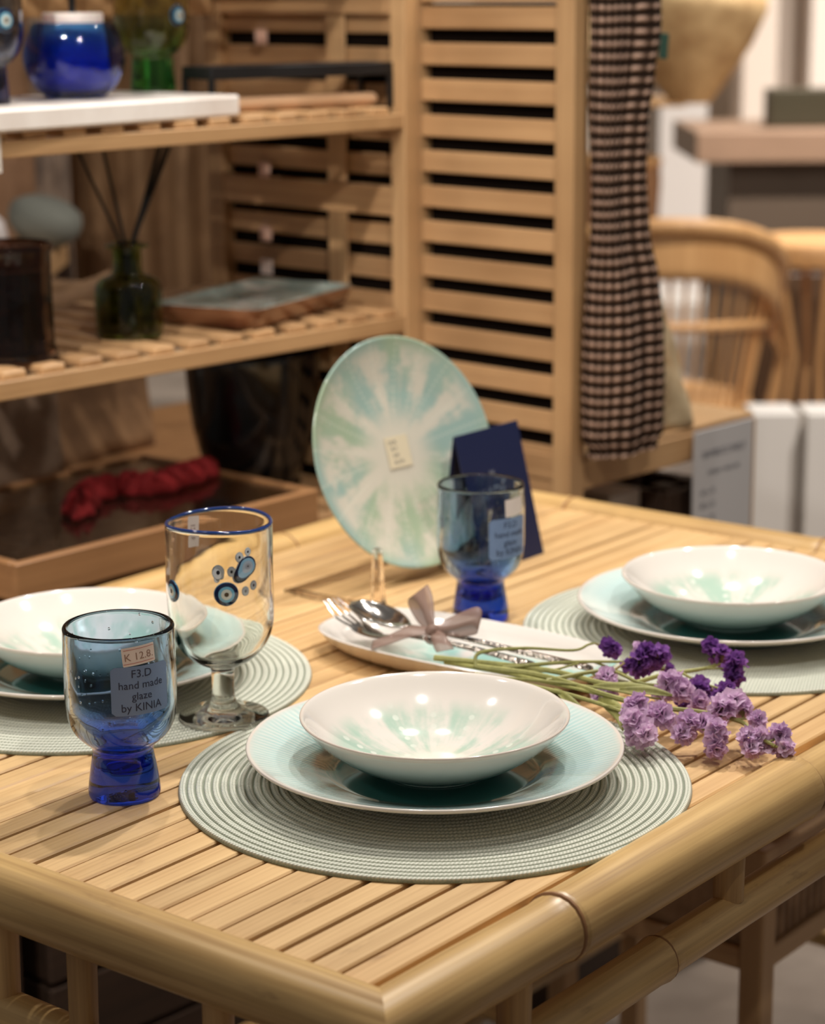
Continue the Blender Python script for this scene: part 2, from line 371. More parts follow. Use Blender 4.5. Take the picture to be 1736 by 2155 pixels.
PLATE = [(0, 0), (.066, 0), (.070, .0012), (.078, .004), (.105, .0125), (.128, .0205), (.1392, .0252), (.1412, .0268), (.1414, .0278), (.1405, .0288), (.138, .0282), (.126, .0240), (.104, .0165), (.086, .0100), (.079, .0078), (.070, .0068), (.04, .0064), (0, .0062)]
BOWL = [(0, .0008), (.034, .0008), (.036, 0), (.040, 0), (.0415, .0016), (.055, .0070), (.072, .0162), (.088, .0282), (.0985, .0398), (.1004, .0424), (.1010, .0438), (.1004, .0448), (.0990, .0446), (.096, .0425), (.085, .0318), (.070, .0206), (.052, .0112), (.034, .0062), (.015, .0048), (0, .0046)]
def dens(p, n=3): return [tuple(v) for v in [(q.x, q.y) for q in spline([(r, z, 0) for r, z in p], n)]]
def dens2(p, n=3): return [(max(r, 0), z) for r, z in dens(p, n)]
PM = []
for i in range(31):
    r0 = i * .0062
    for q, h in ((0.02, .0012), (.12, .0028), (.3, .0036), (.5, .0038), (.7, .0036), (.88, .0028), (.98, .0012)): PM.append((max(r0 + q * .0062, 0) if (i or q > .05) else 0, h))
PM += [(.1922, .0006), (.1915, 0), (0, 0)]
bowls = [bowl_mat('glazed bowl a', 1.3), bowl_mat('glazed bowl b', 4.1), bowl_mat('glazed bowl c', 7.7)]
sets = [((.280, .200), 'at the front of the table', 0.4), ((.295, .590), 'at the left edge behind the blue glass', 2.2), ((.757, .224), 'at the back right beyond the flowers', 4.0)]
pm_me = pl_me = bo_me = None
for i, ((x, y), wh, rz) in enumerate(sets):
    z0 = .75
    if i == 0:
        o = lathe('placemat', PM, MAT['placemat'], None, 160, (x, y, z0), ang=80); pm_me = o.data
        p = lathe('dinner_plate', dens2(PLATE), MAT['plate'], None, 128, (x, y, z0 + .0036), ang=60); pl_me = p.data
        b = lathe('bowl', dens2(BOWL), bowls[0], None, 128, (x, y, z0 + .0102), ang=60); bo_me = b.data
    else:
        o = link('placemat', pm_me, None, None, (x, y, z0)); p = link('dinner_plate', pl_me, None, None, (x, y, z0 + .0036))
        m2 = bo_me.copy(); m2.materials.clear(); b = link('bowl', m2, bowls[i], None, (x, y, z0 + .0102))
        o.rotation_euler.z = rz; p.rotation_euler.z = rz; b.rotation_euler.z = rz
    tag(o, ['round sage green braided placemat at the front of the table', 'round sage green braided placemat at the left, under the clear goblet', 'round sage green braided placemat at the right, beyond the flowers'][i], 'placemat', 'braided placemats on the table')
    tag(p, ['turquoise and white glazed dinner plate on the front placemat', 'turquoise and white glazed dinner plate at the left, partly behind the blue glass', 'turquoise and white glazed dinner plate on the right-hand placemat'][i], 'plate', 'dinner plates on placemats')
    tag(b, ['white bowl with green glaze splashes on the front plate', 'white bowl with green glaze splashes at the left behind the blue glass', 'white bowl with green glaze splashes on the right-hand plate'][i], 'bowl', 'bowls on dinner plates')

# ================================================================== GLASSWARE
def glass_mat(name, stops, z0, z1, seeds=0, rough=0.0, ior=1.46):
    t = NT(name); x, y, z = t.xyz(t.obj())[:3]; f = t.math('DIVIDE', t.math('SUBTRACT', z, z0), z1 - z0)
    c = t.ramp(f, [(p, (*lin(cc)[:3], 1)) for p, cc in stops])
    t.set(base=c, rough=rough, trans=1.0, ior=ior)
    if seeds:
        vo = t.n('ShaderNodeTexVoronoi'); vo.inputs['Scale'].default_value = 170; t.put(t.obj(), vo.inputs['Vector'])
        pick = t.math('GREATER_THAN', t.xyz(vo.outputs['Color'])[0], .80)
        bub = t.math('MULTIPLY', t.smooth(vo.outputs['Distance'], .22, .05), pick); wav = t.noise(t.obj(), 26, 2, .5)
        t.bump(t.math('ADD', t.math('MULTIPLY', bub, .25), t.math('MULTIPLY', wav, .6)), .55, .0022)
    else:
        t.bump(t.noise(t.obj(), 30, 2, .5), .25, .0016)
    return t.m
BLUE = [(0, (34, 70, 236)), (.16, (34, 78, 232)), (.28, (60, 108, 226)), (.36, (104, 146, 224)), (.46, (160, 188, 224)), (.60, (190, 208, 228)), (1, (194, 211, 228))]
MAT['blue_glass'] = glass_mat('seeded blue glass', BLUE, 0, .131, 1)
MAT['clear_glass'] = glass_mat('clear hand blown glass', [(0, (250, 250, 246)), (1, (250, 250, 246))], 0, .17)
TUM = [(0, 0), (.0235, 0), (.0262, .0012), (.0268, .004), (.0262, .010), (.0245, .022), (.0228, .032), (.0226, .0365), (.0245, .040), (.030, .0448), (.0352, .0505), (.0388, .058), (.0405, .068), (.0412, .080), (.0412, .105), (.0409, .126), (.0407, .1298), (.0391, .1314), (.0374, .1300), (.0371, .124), (.0371, .100), (.0370, .080), (.0360, .068), (.0325, .0575), (.0262, .0490), (.0205, .0430), (.0182, .0360), (.0172, .0280), (.0150, .0215), (.009, .0185), (0, .0178)]
def wall_text(name, body, size, z, phi, R, mat, parent, tilt=0, dy=0, dx=0):
    me = textmesh(body, size); ct, st = cos(tilt), sin(tilt)
    for v in me.vertices:
        x, y = v.co.x + dx, v.co.y + dy; x, y = x * ct - y * st, x * st + y * ct
        a = phi + x / R; v.co = (R * cos(a), R * sin(a), z + y)
    me.materials.clear(); return link(name, me, mat, parent)
def wall_patch(name, wd, ht, z, phi, R, mat, parent, tilt=0, rc=.003, nx=20, ny=8, bl=0):
    ct, st = cos(tilt), sin(tilt)
    def fn(u, v):
        y = (v - .5) * ht; e = max(abs(y) - (ht / 2 - rc), 0); inset = rc - sqrt(max(rc * rc - e * e, 0)) if rc > 0 else 0
        x = (u - .5) * (wd - 2 * inset); x, y = x * ct - y * st, x * st + y * ct
        a = phi + x / R; return (R * cos(a), R * sin(a), z + y)
    return grid(name, nx, ny * 2, fn, mat, parent)
MAT['label_blue'] = plain('blue grey printed label', (112, 132, 166), .5)
MAT['label_ink'] = plain('dark label ink', (34, 40, 66), .6)
MAT['price_paper'] = plain('price sticker paper', (224, 206, 196), .6)
MAT['price_red'] = plain('price sticker red rule', (190, 110, 92), .6)
MAT['price_ink'] = plain('price sticker ink', (150, 118, 104), .6)
def tumbler(x, y, base, label, near):
    t = empty('blue_tumbler', (x, y, .7502), (0, 0, 0), label, 'glass', 'blue footed tumblers')
    lathe('glass_body', dens2(TUM), MAT['blue_glass'], t, 96, ang=60)
    R = .0416
    if near:
        ph = base + radians(21.5); p = wall_patch('label', .0455, .0365, .0925, ph, R, MAT['label_blue'], t); p['label'] = 'blue grey label printed in dark letters'
        for k, (s, sz) in enumerate((('F3.D', .0084), ('hand made', .0080), ('glaze', .0080), ('by KINIA', .0084))):
            wall_text('label_text', s, sz, .0925, ph + radians((0, 0, 0, 0)[k]), R + .0002, MAT['label_ink'], p, 0, .0125 - k * .0084)
        ph2 = base + radians(19.5); q = wall_patch('price_sticker', .0250, .0140, .1188, ph2, R, MAT['price_paper'], t, radians(5), .0004)
        wall_text('price_text', 'K 12.8.', .0078, .1188, ph2, R + .0002, MAT['price_ink'], q, radians(5), -.0006)
        for s in (-1, 1):
            pt = wall_patch('red_rule', .0232, .0004, .1188, ph2, R + .0002, MAT['price_red'], q, radians(5), 0); me = pt.data
            for v in me.vertices: v.co.z += s * .0052
    else:
        ph = base + radians(42); p = wall_patch('label', .0455, .038, .086, ph, R, MAT['label_blue'], t); p['label'] = 'blue grey label printed in dark letters'
        for k, (s, sz) in enumerate((('F3.D', .0084), ('hand made', .0080), ('glaze', .0080), ('by KINIA', .0084))):
            wall_text('label_text', s, sz, .086, ph, R + .0002, MAT['label_ink'], p, 0, .0125 - k * .0084)
        wall_patch('price_sticker', .023, .0165, .1148, base + radians(49), R, MAT['price_paper'], t, radians(3), .0004)
    return t
tumbler(.1208, .3683, radians(-133.5), 'blue glass tumbler with label and price sticker, nearest the camera at left', True)
tumbler(.650, .4325, radians(-143.4), 'blue glass tumbler standing between the cutlery platter and the upright plate', False)

gob = empty('clear_goblet', (.2846, .421, .7542), (0, 0, 0), 'clear glass goblet with blue rim and evil-eye beads on the left placemat', 'goblet')
GOB = [(0, 0), (.034, 0), (.0362, .0010), (.0366, .0022), (.035, .0034), (.026, .0052), (.017, .0078), (.0115, .0120), (.0096, .0175), (.0092, .026), (.0093, .036), (.0098, .0412), (.0135, .0445), (.022, .0488), (.0310, .0565), (.0375, .066), (.0412, .078), (.0426, .092), (.0430, .110), (.0430, .135), (.0428, .158), (.0426, .1635), (.0412, .1645), (.0402, .1630), (.0402, .150), (.0402, .110), (.0397, .092), (.0380, .079), (.0340, .068), (.0275, .059), (.018, .0525), (.008, .0498), (0, .0494)]
def gobwave(p):
    r = hypot(p.x, p.y); a = atan2(p.y, p.x)
    if r < .03: return p
    k = 1 + .012 * sin(3 * a + p.z * 60) * min(1, max(0, (p.z - .05) / .03)) * (1 if p.z < .15 else .3)
    return Vector((p.x * k, p.y * k, p.z))
lathe('glass_body', dens2(GOB), MAT['clear_glass'], gob, 96, ang=60, fn=gobwave)
rim = [((.0415 + .0016 * cos(q)), .1640 + .0016 * sin(q)) for q in [2 * pi * i / 10 for i in range(11)]]
MAT['navy_rim'] = plain('navy glass rim', (18, 48, 104), .08, coat=.8)
o = lathe('rim_band', rim, MAT['navy_rim'], gob, 96, ang=80, fn=lambda p: Vector((p.x * 1.0, p.y * 1.0, p.z + .0012 * sin(2 * atan2(p.y, p.x) + 1.0)))); o['label'] = 'navy blue glass rim'
def eye_mat(name, stops):
    t = NT(name); u = t.xyz(t.uv())[0]; t.set(base=t.ramp(t.math('DIVIDE', u, 1.06), [(p, lin(c)) for p, c in stops], 'CONSTANT'), rough=.08, coat=.8); return t.m
EYE = eye_mat('evil eye bead', [(0, (16, 18, 26)), (.19, (196, 196, 184)), (.44, (108, 164, 186)), (.66, (14, 24, 56)), (.97, (60, 130, 170)), (1.0, (160, 180, 190))])
EYE2 = eye_mat('pale evil eye bead', [(0, (90, 90, 96)), (.10, (150, 152, 160)), (.30, (160, 170, 184)), (.55, (132, 172, 198)), (.80, (14, 24, 56)), (.97, (190, 190, 190))])
EYE3 = eye_mat('tiny bead', [(0, (30, 30, 36)), (.30, (206, 208, 210)), (.86, (156, 164, 174))])
def bead(parent, phi, z, r, mat, R=.0431, sx=1, sy=1, tail=0, name='eye_bead'):
    a = phi; n = Vector((cos(a), sin(a), 0)); tdir = Vector((-sin(a), cos(a), 0))
    v, f, uvs = [], [], []; seg, rings = 32, 6
    prof = [(1.06, -.0012), (1.04, .0003), (.97, .0006), (.80, .0010), (.66, .0012), (.5, .0013), (.3, .0015), (.15, .0015), (0, .0015)]
    for q, h in prof:
        if q == 0: v.append((0, 0, h)); uvs.append((0, 0)); continue
        for i in range(seg):
            t = 2 * pi * i / seg; rr = q
            if tail: rr *= 1 + tail * max(0, cos(t - radians(228))) ** 5 * q * q
            v.append((rr * .01 * cos(t) , rr * .01 * sin(t), h)); uvs.append((q, 0))
    for k in range(len(prof) - 2):
        for i in range(seg): j = (i + 1) % seg; f.append((k * seg + i, k * seg + j, (k + 1) * seg + j, (k + 1) * seg + i))
    k = len(prof) - 2
    for i in range(seg): f.append((k * seg + i, k * seg + (i + 1) % seg, (k + 1) * seg))
    # curve the bead with the wall
    s = r / .01; vv = []
    for x, y, h in v:
        dx = x * s * sx; vv.append((x * sx, y * sy, (h * s if h > 0 else h) / 1 - (dx * dx) / (2 * R) / s))
    o = link(name, fixn(mesh(name, vv, f, True, 80, uvs)), mat, parent)
    m = Matrix((tdir, Vector((0, 0, 1)), n)).transposed().to_4x4(); m = m @ Matrix.Scale(s, 4); m.translation = n * R + Vector((0, 0, z)); o.matrix_local = m; return o
gb = radians(-136.3)
bead(gob, gb + radians(6), .1155, .0092, EYE); bead(gob, gb + radians(-62), .1135, .0085, EYE)
bead(gob, gb + radians(30), .1365, .0078, EYE2, tail=.85)
for ph, z, r in ((-2, .1335, .0046), (12, .1335, .0032), (21, .1445, .0032), (31, .148, .0026), (27, .1165, .0030), (37, .120, .0030), (-3.5, .128, .0022), (1, .1305, .0022)): bead(gob, gb + radians(ph), z, r, EYE3, sy=1.25, name='bubble_bead')
wall_patch('price_sticker', .0105, .026, .1480, gb + radians(180 + 32), .0395, MAT['price_paper'], gob, radians(3), .0004)
_ps = wall_text('price_text', '12.80', .0060, .1480, gb + radians(180 + 32), .0393, MAT['price_ink'], gob, radians(-87))

# ================================================================== UPRIGHT PLATE, STAND, CARD
def urchin_mat():
    t = NT('sea urchin glaze'); r, th, z = t.polar(); o = t.obj()
    ang = t.vec(t.math('MULTIPLY', t.math('COSINE', th), 2.6), t.math('MULTIPLY', t.math('SINE', th), 2.6), t.math('MULTIPLY', r, 9))
    a = t.noise(ang, 1.25, 4, .6); b = t.noise(o, 55, 4, .7); hue = t.noise(o, 7, 2, .5)
    rays = t.math('SINE', t.math('MULTIPLY', th, 10)); rays = t.math('MULTIPLY', rays, .05)
    f = t.math('ADD', t.math('ADD', t.math('MULTIPLY', a, .6), t.math('MULTIPLY', b, .4)), rays)
    m = t.math('MULTIPLY', t.smooth(f, .40, .58), t.smooth(r, .022, .06))
    m = t.math('MAXIMUM', m, t.smooth(r, .098, .118))
    green = t.mix(t.smooth(hue, .42, .6), lin((138, 172, 164)), lin((150, 174, 142)))
    c = t.mix(t.math('MULTIPLY', m, .82), lin((208, 201, 184)), green)
    k = 2 * pi / 20; cell = t.math('ABSOLUTE', t.math('SUBTRACT', t.math('FRACT', t.math('DIVIDE', th, k)), .5)); row = t.math('FRACT', t.math('DIVIDE', r, .006))
    dot = t.math('MULTIPLY', t.smooth(t.math('MULTIPLY', t.math('MULTIPLY', cell, k), r), .0018, .0008), t.smooth(t.math('ABSOLUTE', t.math('SUBTRACT', row, .5)), .32, .18))
    c = t.mix(t.math('MULTIPLY', dot, t.math('MULTIPLY', t.smooth(r, .03, .06), .35)), c, lin((226, 226, 208)))
    t.set(base=c, rough=.14, coat=.5, coatr=.06); return t.m
N = Vector((-.1503, -.9418, .3007)).normalized(); up0 = (Vector((0, 0, 1)) - N * N.z).normalized(); rt = up0.cross(N)
disp = empty('upright_plate', (0, 0, 0), label='round plate with green and cream sea urchin glaze standing upright on clear stand', cat='plate')
PC = Vector((.740, .598, .8735))
mp = Matrix((rt, up0, N)).transposed().to_4x4(); mp.translation = PC; disp.matrix_world = mp
SP = [(0, -.010), (.055, -.010), (.06, -.012), (.066, -.012), (.069, -.009), (.095, -.0035), (.113, .002), (.1175, .0045), (.1187, .0062), (.1180, .0075), (.1150, .0068), (.110, .0048), (.094, 0), (.07, -.0042), (.04, -.006), (0, -.0064)]
lathe('plate_body', dens2(SP), urchin_mat(), disp, 128, ang=60)
MAT['sticker_cream'] = plain('cream sticker', (214, 200, 170), .6)
st = box('sticker', -.0150, .0150, -.0162, .0162, -.0062, -.0056, MAT['sticker_cream'], disp, 0, loc=(0, .002, .0004), rot=(0, 0, radians(1))); st['label'] = 'cream paper sticker with dark print'
for k, (s, dx) in enumerate((('OUR', -.004), ('PLT', -.003), ('HM', -.002), ('ALTM', 0))):
    me = textmesh(s, .0052); me.materials.clear(); link('sticker_text', me, MAT['label_ink'], st, (dx - .002, .010 - k * .0068, -.0055))
# clear acrylic easel: two hooked side pieces joined by a bar
MAT['acrylic'] = glass_mat('clear acrylic', [(0, (246, 240, 236)), (1, (246, 240, 236))], 0, .2, 0, .0, 1.49)
easel = empty('plate_stand', (0, 0, 0), label='clear acrylic easel stand holding the upright plate', cat='plate stand')
def prism(pts, x0, x1):
    n = len(pts); v = [(x0, y, z) for y, z in pts] + [(x1, y, z) for y, z in pts]
    return v, [tuple(range(n)), tuple(range(2 * n - 1, n - 1, -1))] + [(i, (i + 1) % n, n + (i + 1) % n, n + i) for i in range(n)]
HK = [(.515, .7502), (.640, .7502), (.640, .7535), (.535, .755), (.529, .760), (.527, .812), (.521, .812), (.5175, .764)]
for x in (.608, .800): v, f = prism(HK, x - .004, x + .004); link('side_piece', fixn(mesh('side_piece', v, f, False)), MAT['acrylic'], easel)
v, f = boxdata(.612, .796, .628, .640, .7502, .7535, .001); link('cross_bar', fixn(mesh('cross_bar', v, f, False)), MAT['acrylic'], easel)
v, f = prism([(.628, .7535), (.640, .7535), (.655, .855), (.649, .855)], .77, .83); link('back_rest', fixn(mesh('back_rest', v, f, False)), MAT['acrylic'], easel)
# navy card
MAT['navy'] = plain('navy card stock', (10, 22, 62), .5); MAT['navy_ink'] = plain('silver grey print', (130, 132, 140), .5)
card = empty('display_card', (.829, .523, .7502), (radians(-14.5), 0, 0), 'navy blue folded display card leaning beside the upright plate', 'card')
box('front_leaf', -.054, .054, -.0006, .0006, 0, .143, MAT['navy'], card, 0)
bl = box('back_leaf', -.054, .054, -.0006, .0006, -.141, 0, MAT['navy'], card, 0, loc=(0, .0008, .143), rot=(radians(22), 0, 0))
for s, sz, z, dx in (('KADE', .021, .074, -.006), ('w', .012, .098, -.006)):
    me = textmesh(s, sz); me.materials.clear(); link('card_print', me, MAT['navy_ink'], card, (dx, -.0008, z), (radians(90), 0, 0))

# ================================================================== PLATTER, CUTLERY, RIBBON
def platter_mat():
    t = NT('platter glaze'); o = t.obj(); x, y, z = t.xyz(o)[:3]; a = t.noise(o, 22, 4, .6)
    zone = t.smooth(t.math('ADD', t.math('ABSOLUTE', x), t.math('MULTIPLY', a, .03)), .058, .040)
    f = t.math('MULTIPLY', t.math('MULTIPLY', zone, t.smooth(y, .10, .02)), t.smooth(a, .38, .55)); c = t.mix(f, lin((224, 215, 206)), lin((164, 204, 192)))
    nrm = t.xyz(t.n('ShaderNodeNewGeometry').outputs['Normal'])[2]; c = t.mix(t.math('LESS_THAN', nrm, -.05), c, lin((216, 198, 174)))
    t.set(base=c, rough=.15, coat=.5, coatr=.05); return t.m
def stadium(hl, hw, n=48):
    out = []
    for i in range(n):
        q = 2 * pi * i / n; c, s = cos(q), sin(q); e = .62
        out.append((hw * abs(c) ** e * (1 if c >= 0 else -1), hl * abs(s) ** (e + .16) * (1 if s >= 0 else -1)))
    return out
def shell(name, levels, mat, loc, rz):   # levels: (half length, half width, z)
    v, f = [], []; n = 64
    for hl, hw, z in levels: v += [(x, y, z) for x, y in stadium(hl, hw, n)]
    m = len(levels)
    for k in range(m - 1):
        for i in range(n): j = (i + 1) % n; f.append((k * n + i, k * n + j, (k + 1) * n + j, (k + 1) * n + i))
    f.append(tuple(range(n))); f.append(tuple((m - 1) * n + i for i in range(n)))
    return link(name, fixn(mesh(name, v, f, True, 55)), mat, None, loc, (0, 0, rz))
platter = shell('serving_platter', [(.112, .044, 0), (.116, .048, .001), (.126, .056, .006), (.136, .063, .013), (.1415, .0672, .0195), (.1425, .0680, .0212), (.1412, .0668, .0222), (.138, .0640, .0212), (.131, .0585, .0145), (.122, .051, .0080), (.112, .043, .0058)], platter_mat(), (.5235, .3555, .7502), radians(3))
tag(platter, 'oblong white and turquoise glazed platter holding the cutlery', 'platter')
MAT['steel'] = plain('polished steel', (206, 200, 194), .12, metal=1.0)
def hammered():
    t = NT('hammered dark steel'); vo = t.n('ShaderNodeTexVoronoi'); vo.inputs['Scale'].default_value = 420; t.put(t.obj(), vo.inputs['Vector'])
    t.set(base=lin((150, 140, 130)), rough=.22, metal=1.0); t.bump(vo.outputs['Distance'], .7, .0015); return t.m
MAT['hammered'] = hammered()
def flat_sweep(pts, wids, ths, n=6, seg=8, dip=None):
    # flattened tube along pts with given half widths and half thicknesses, width horizontal
    P = spline(pts, n); Wd = [w_.x for w_ in spline([(w, 0, 0) for w in wids], n)]; Th = [w_.x for w_ in spline([(w, 0, 0) for w in ths], n)]
    v, f = [], []
    for i, p in enumerate(P):
        t = (P[min(i + 1, len(P) - 1)] - P[max(i - 1, 0)]).normalized(); s = t.cross(Vector((0, 0, 1))).normalized(); u = s.cross(t)
        for k in range(seg): q = 2 * pi * k / seg; v.append(p + s * Wd[i] * cos(q) + u * Th[i] * sin(q))
    m = len(P)
    for i in range(m - 1):
        for k in range(seg): j = (k + 1) % seg; f.append((i * seg + k, i * seg + j, (i + 1) * seg + j, (i + 1) * seg + k))
    f.append(tuple(range(seg))); f.append(tuple((m - 1) * seg + k for k in range(seg)))
    return v, f
fork = empty('fork', (.486, .40, .772), label='polished steel fork with hammered handle on the platter', cat='fork')
fo = Vector((.486, .40, .772)); rel = lambda pts, o: [Vector(p) - o for p in pts]
tines = []
dirn = (Vector((.495, .484, .793)) - Vector((.481, .421, .776))).normalized(); side = dirn.cross(Vector((0, 0, 1))).normalized()
root = Vector((.487, .447, .7795)); base_end = Vector((.481, .419, .7760))
for k in range(4):
    off = side * (.0075 * (k - 1.5) / 1.5); tip = Vector((.4955, .4865, .7945)) + off * .95
    md = root.lerp(tip, .45) + off + Vector((0, 0, -.0016)); v, f = flat_sweep(rel([root + off, md, tip], fo), [.0014, .0013, .0007], [.0010, .0009, .0006], 5)
    link('tine', fixn(mesh('tine', v, f)), MAT['steel'], fork)
v, f = flat_sweep(rel([root + dirn * .002, root - dirn * .010, base_end, (.4835, .404, .7775), (.4865, .392, .7800)], fo), [.0092, .0105, .0085, .0038, .0030], [.0012, .0013, .0014, .0015, .0016]); link('head', fixn(mesh('head', v, f)), MAT['steel'], fork)
v, f = flat_sweep(rel([(.4865, .392, .7800), (.488, .35, .7810), (.486, .30, .7812), (.481, .258, .7815), (.480, .252, .7814)], fo), [.003, .0036, .0048, .0058, .0030], [.0016, .0018, .0019, .0019, .0012]); link('handle', fixn(mesh('handle', v, f)), MAT['hammered'], fork)
spoon = empty('spoon', (.51, .40, .776), label='polished steel spoon with hammered handle beside the fork on the platter', cat='spoon'); so = Vector((.51, .40, .776))
s0, s1 = Vector((.5145, .4735, .7905)), Vector((.507, .4055, .7805)); ax_ = (s1 - s0); L_ = ax_.length; ax_ /= L_; sd = ax_.cross(Vector((0, 0, 1))).normalized(); su = sd.cross(ax_)
def spoonf(u, t):
    wv = .0195 * (sin(pi * (.02 + .96 * t) ** .8)) ** .6 ; x = (u * 2 - 1)
    d = -.0085 * (1 - x * x) * sin(pi * t) ** .8
    return s0 + ax_ * (L_ * t) + sd * (wv * x) + su * d - so
grid('bowl', 16, 20, spoonf, MAT['steel'], spoon, thick=.0013)
v, f = flat_sweep(rel([s1 - ax_ * .004, (.5055, .392, .7820), (.503, .36, .7830), (.501, .30, .7830), (.4975, .225, .7835), (.496, .208, .7835), (.4958, .203, .7832)], so), [.004, .003, .0032, .0044, .0060, .0056, .0020], [.0014, .0016, .0018, .0019, .0019, .0018, .0012]); link('handle', fixn(mesh('handle', v, f)), MAT['hammered'], spoon)
def organza():
    t = NT('taupe organza ribbon'); tr = t.n('ShaderNodeBsdfTransparent'); mx = t.n('ShaderNodeMixShader'); t.set(base=lin((142, 112, 98)), rough=.55)
    mx.inputs[0].default_value = .62; out = t.t.nodes['Material Output']; t.t.links.new(tr.outputs[0], mx.inputs[1]); t.t.links.new(t.p.outputs[0], mx.inputs[2]); t.t.links.new(mx.outputs[0], out.inputs[0]); return t.m
MAT['ribbon'] = organza()
rb = empty('ribbon_bow', (.492, .367, .786), label='taupe organza ribbon bow tied around the cutlery', cat='ribbon'); ro = Vector((.492, .367, .786))
def rib(name, pts, wd): strip(name, rel(pts, ro), [Vector(q) for q in wd], None, MAT['ribbon'], rb)
UPW = (.004, .002, .015)
rib('loop', [(.492, .367, .788), (.502, .385, .795), (.514, .402, .806), (.516, .400, .812), (.506, .384, .806), (.494, .369, .790)], [(.004, -.003, .006), (.010, -.006, .008), (.014, -.008, .010), (.014, -.008, .010), (.010, -.006, .008), (.004, -.003, .006)])
rib('loop', [(.492, .366, .788), (.500, .350, .796), (.508, .333, .803), (.507, .328, .796), (.499, .345, .790), (.493, .365, .787)], [(.004, .003, .006), (.009, .005, .010), (.012, .004, .013), (.010, .003, .013), (.008, .005, .009), (.004, .003, .006)])
rib('tail', [(.491, .368, .787), (.482, .384, .786), (.470, .398, .779), (.460, .409, .7745)], [(.006, .003, .004), (.013, .009, .006), (.015, .010, .004), (.016, .011, .002)])
rib('tail', [(.490, .365, .787), (.484, .355, .786), (.478, .346, .782), (.474, .339, .779)], [(.005, -.004, .004), (.009, -.007, .005), (.011, -.009, .004), (.012, -.010, .002)])
v, f = tubedata([Vector((.495 + .0125 * cos(q), .3665 + .002 * sin(q), .7815 + .0048 * sin(q))) - ro for q in [2 * pi * i / 20 for i in range(21)]], .0016, 6); link('wrap', fixn(mesh('wrap', v, f)), MAT['ribbon'], rb)
lathe('knot', [(0, -.005), (.004, -.0045), (.0062, -.001), (.0058, .002), (.003, .0045), (0, .005)], MAT['ribbon'], rb, 14, (-.0005, 0, .002))

# ================================================================== FLOWERS
MAT['stem'] = bamboo('dried green stem', (112, 112, 50), (160, 156, 88), 0, .6, .2, 1.0)
MAT['calyx'] = plain('dry calyx', (140, 118, 78), .8)
def petal(name, lo, hi):
    t = NT(name); a = t.noise(t.obj(), 260, 3, .6); rnd = t.n('ShaderNodeObjectInfo').outputs['Random']
    c = t.ramp(t.math('ADD', t.math('MULTIPLY', a, .75), t.math('MULTIPLY', rnd, .3)), [(.25, lin(lo)), (.8, lin(hi))]); t.set(base=c, rough=.75)
    tr = t.n('ShaderNodeBsdfTranslucent'); t.put(c, tr.inputs[0]); mx = t.n('ShaderNodeMixShader'); mx.inputs[0].default_value = .42; out = t.t.nodes['Material Output']
    t.t.links.new(t.p.outputs[0], mx.inputs[1]); t.t.links.new(tr.outputs[0], mx.inputs[2]); t.t.links.new(mx.outputs[0], out.inputs[0]); return t.m
MAT['purple'] = petal('purple statice petal', (98, 48, 132), (166, 108, 190)); MAT['lilac'] = petal('lilac statice petal', (200, 160, 202), (248, 222, 242))
def bloom_mesh(seed, R):
    rg = random.Random(seed); parts = []
    for k in range(7):
        th = rg.uniform(0, 2 * pi); el = rg.uniform(-.25, 1.25); d = Vector((cos(th) * cos(el), sin(th) * cos(el), sin(el))); c = d * R * .42
        t = d.orthogonal().normalized(); b = d.cross(t); ph = rg.uniform(0, 6); rr = R * rg.uniform(.62, .85); seg = 20; v, f = [c - d * R * .35], []
        for q, h in ((.4, .0), (.75, .16), (1.0, .34)):
            for i in range(seg):
                a = 2 * pi * i / seg; lob = 1 + .14 * q * sin(5 * a + ph) + rg.uniform(-.03, .03) * q; ruf = .20 * q * q * sin(5 * a + ph + 1.5) + .05 * q * sin(10 * a + ph) + rg.uniform(-.02, .02) * q
                v.append(c + (t * cos(a) + b * sin(a)) * rr * q * lob + d * rr * (h + ruf))
        for i in range(seg): f.append((0, 1 + i, 1 + (i + 1) % seg))
        for j in range(2):
            for i in range(seg): p = 1 + j * seg; k2 = (i + 1) % seg; f.append((p + i, p + k2, p + seg + k2, p + seg + i))
        parts.append((v, f))
    v, f = merge(parts); return mesh('bloom', v, f, True, 180)
BL = {('p', i): bloom_mesh(20 + i, .0088) for i in range(4)}; BL.update({('l', i): bloom_mesh(50 + i, .0098) for i in range(4)})
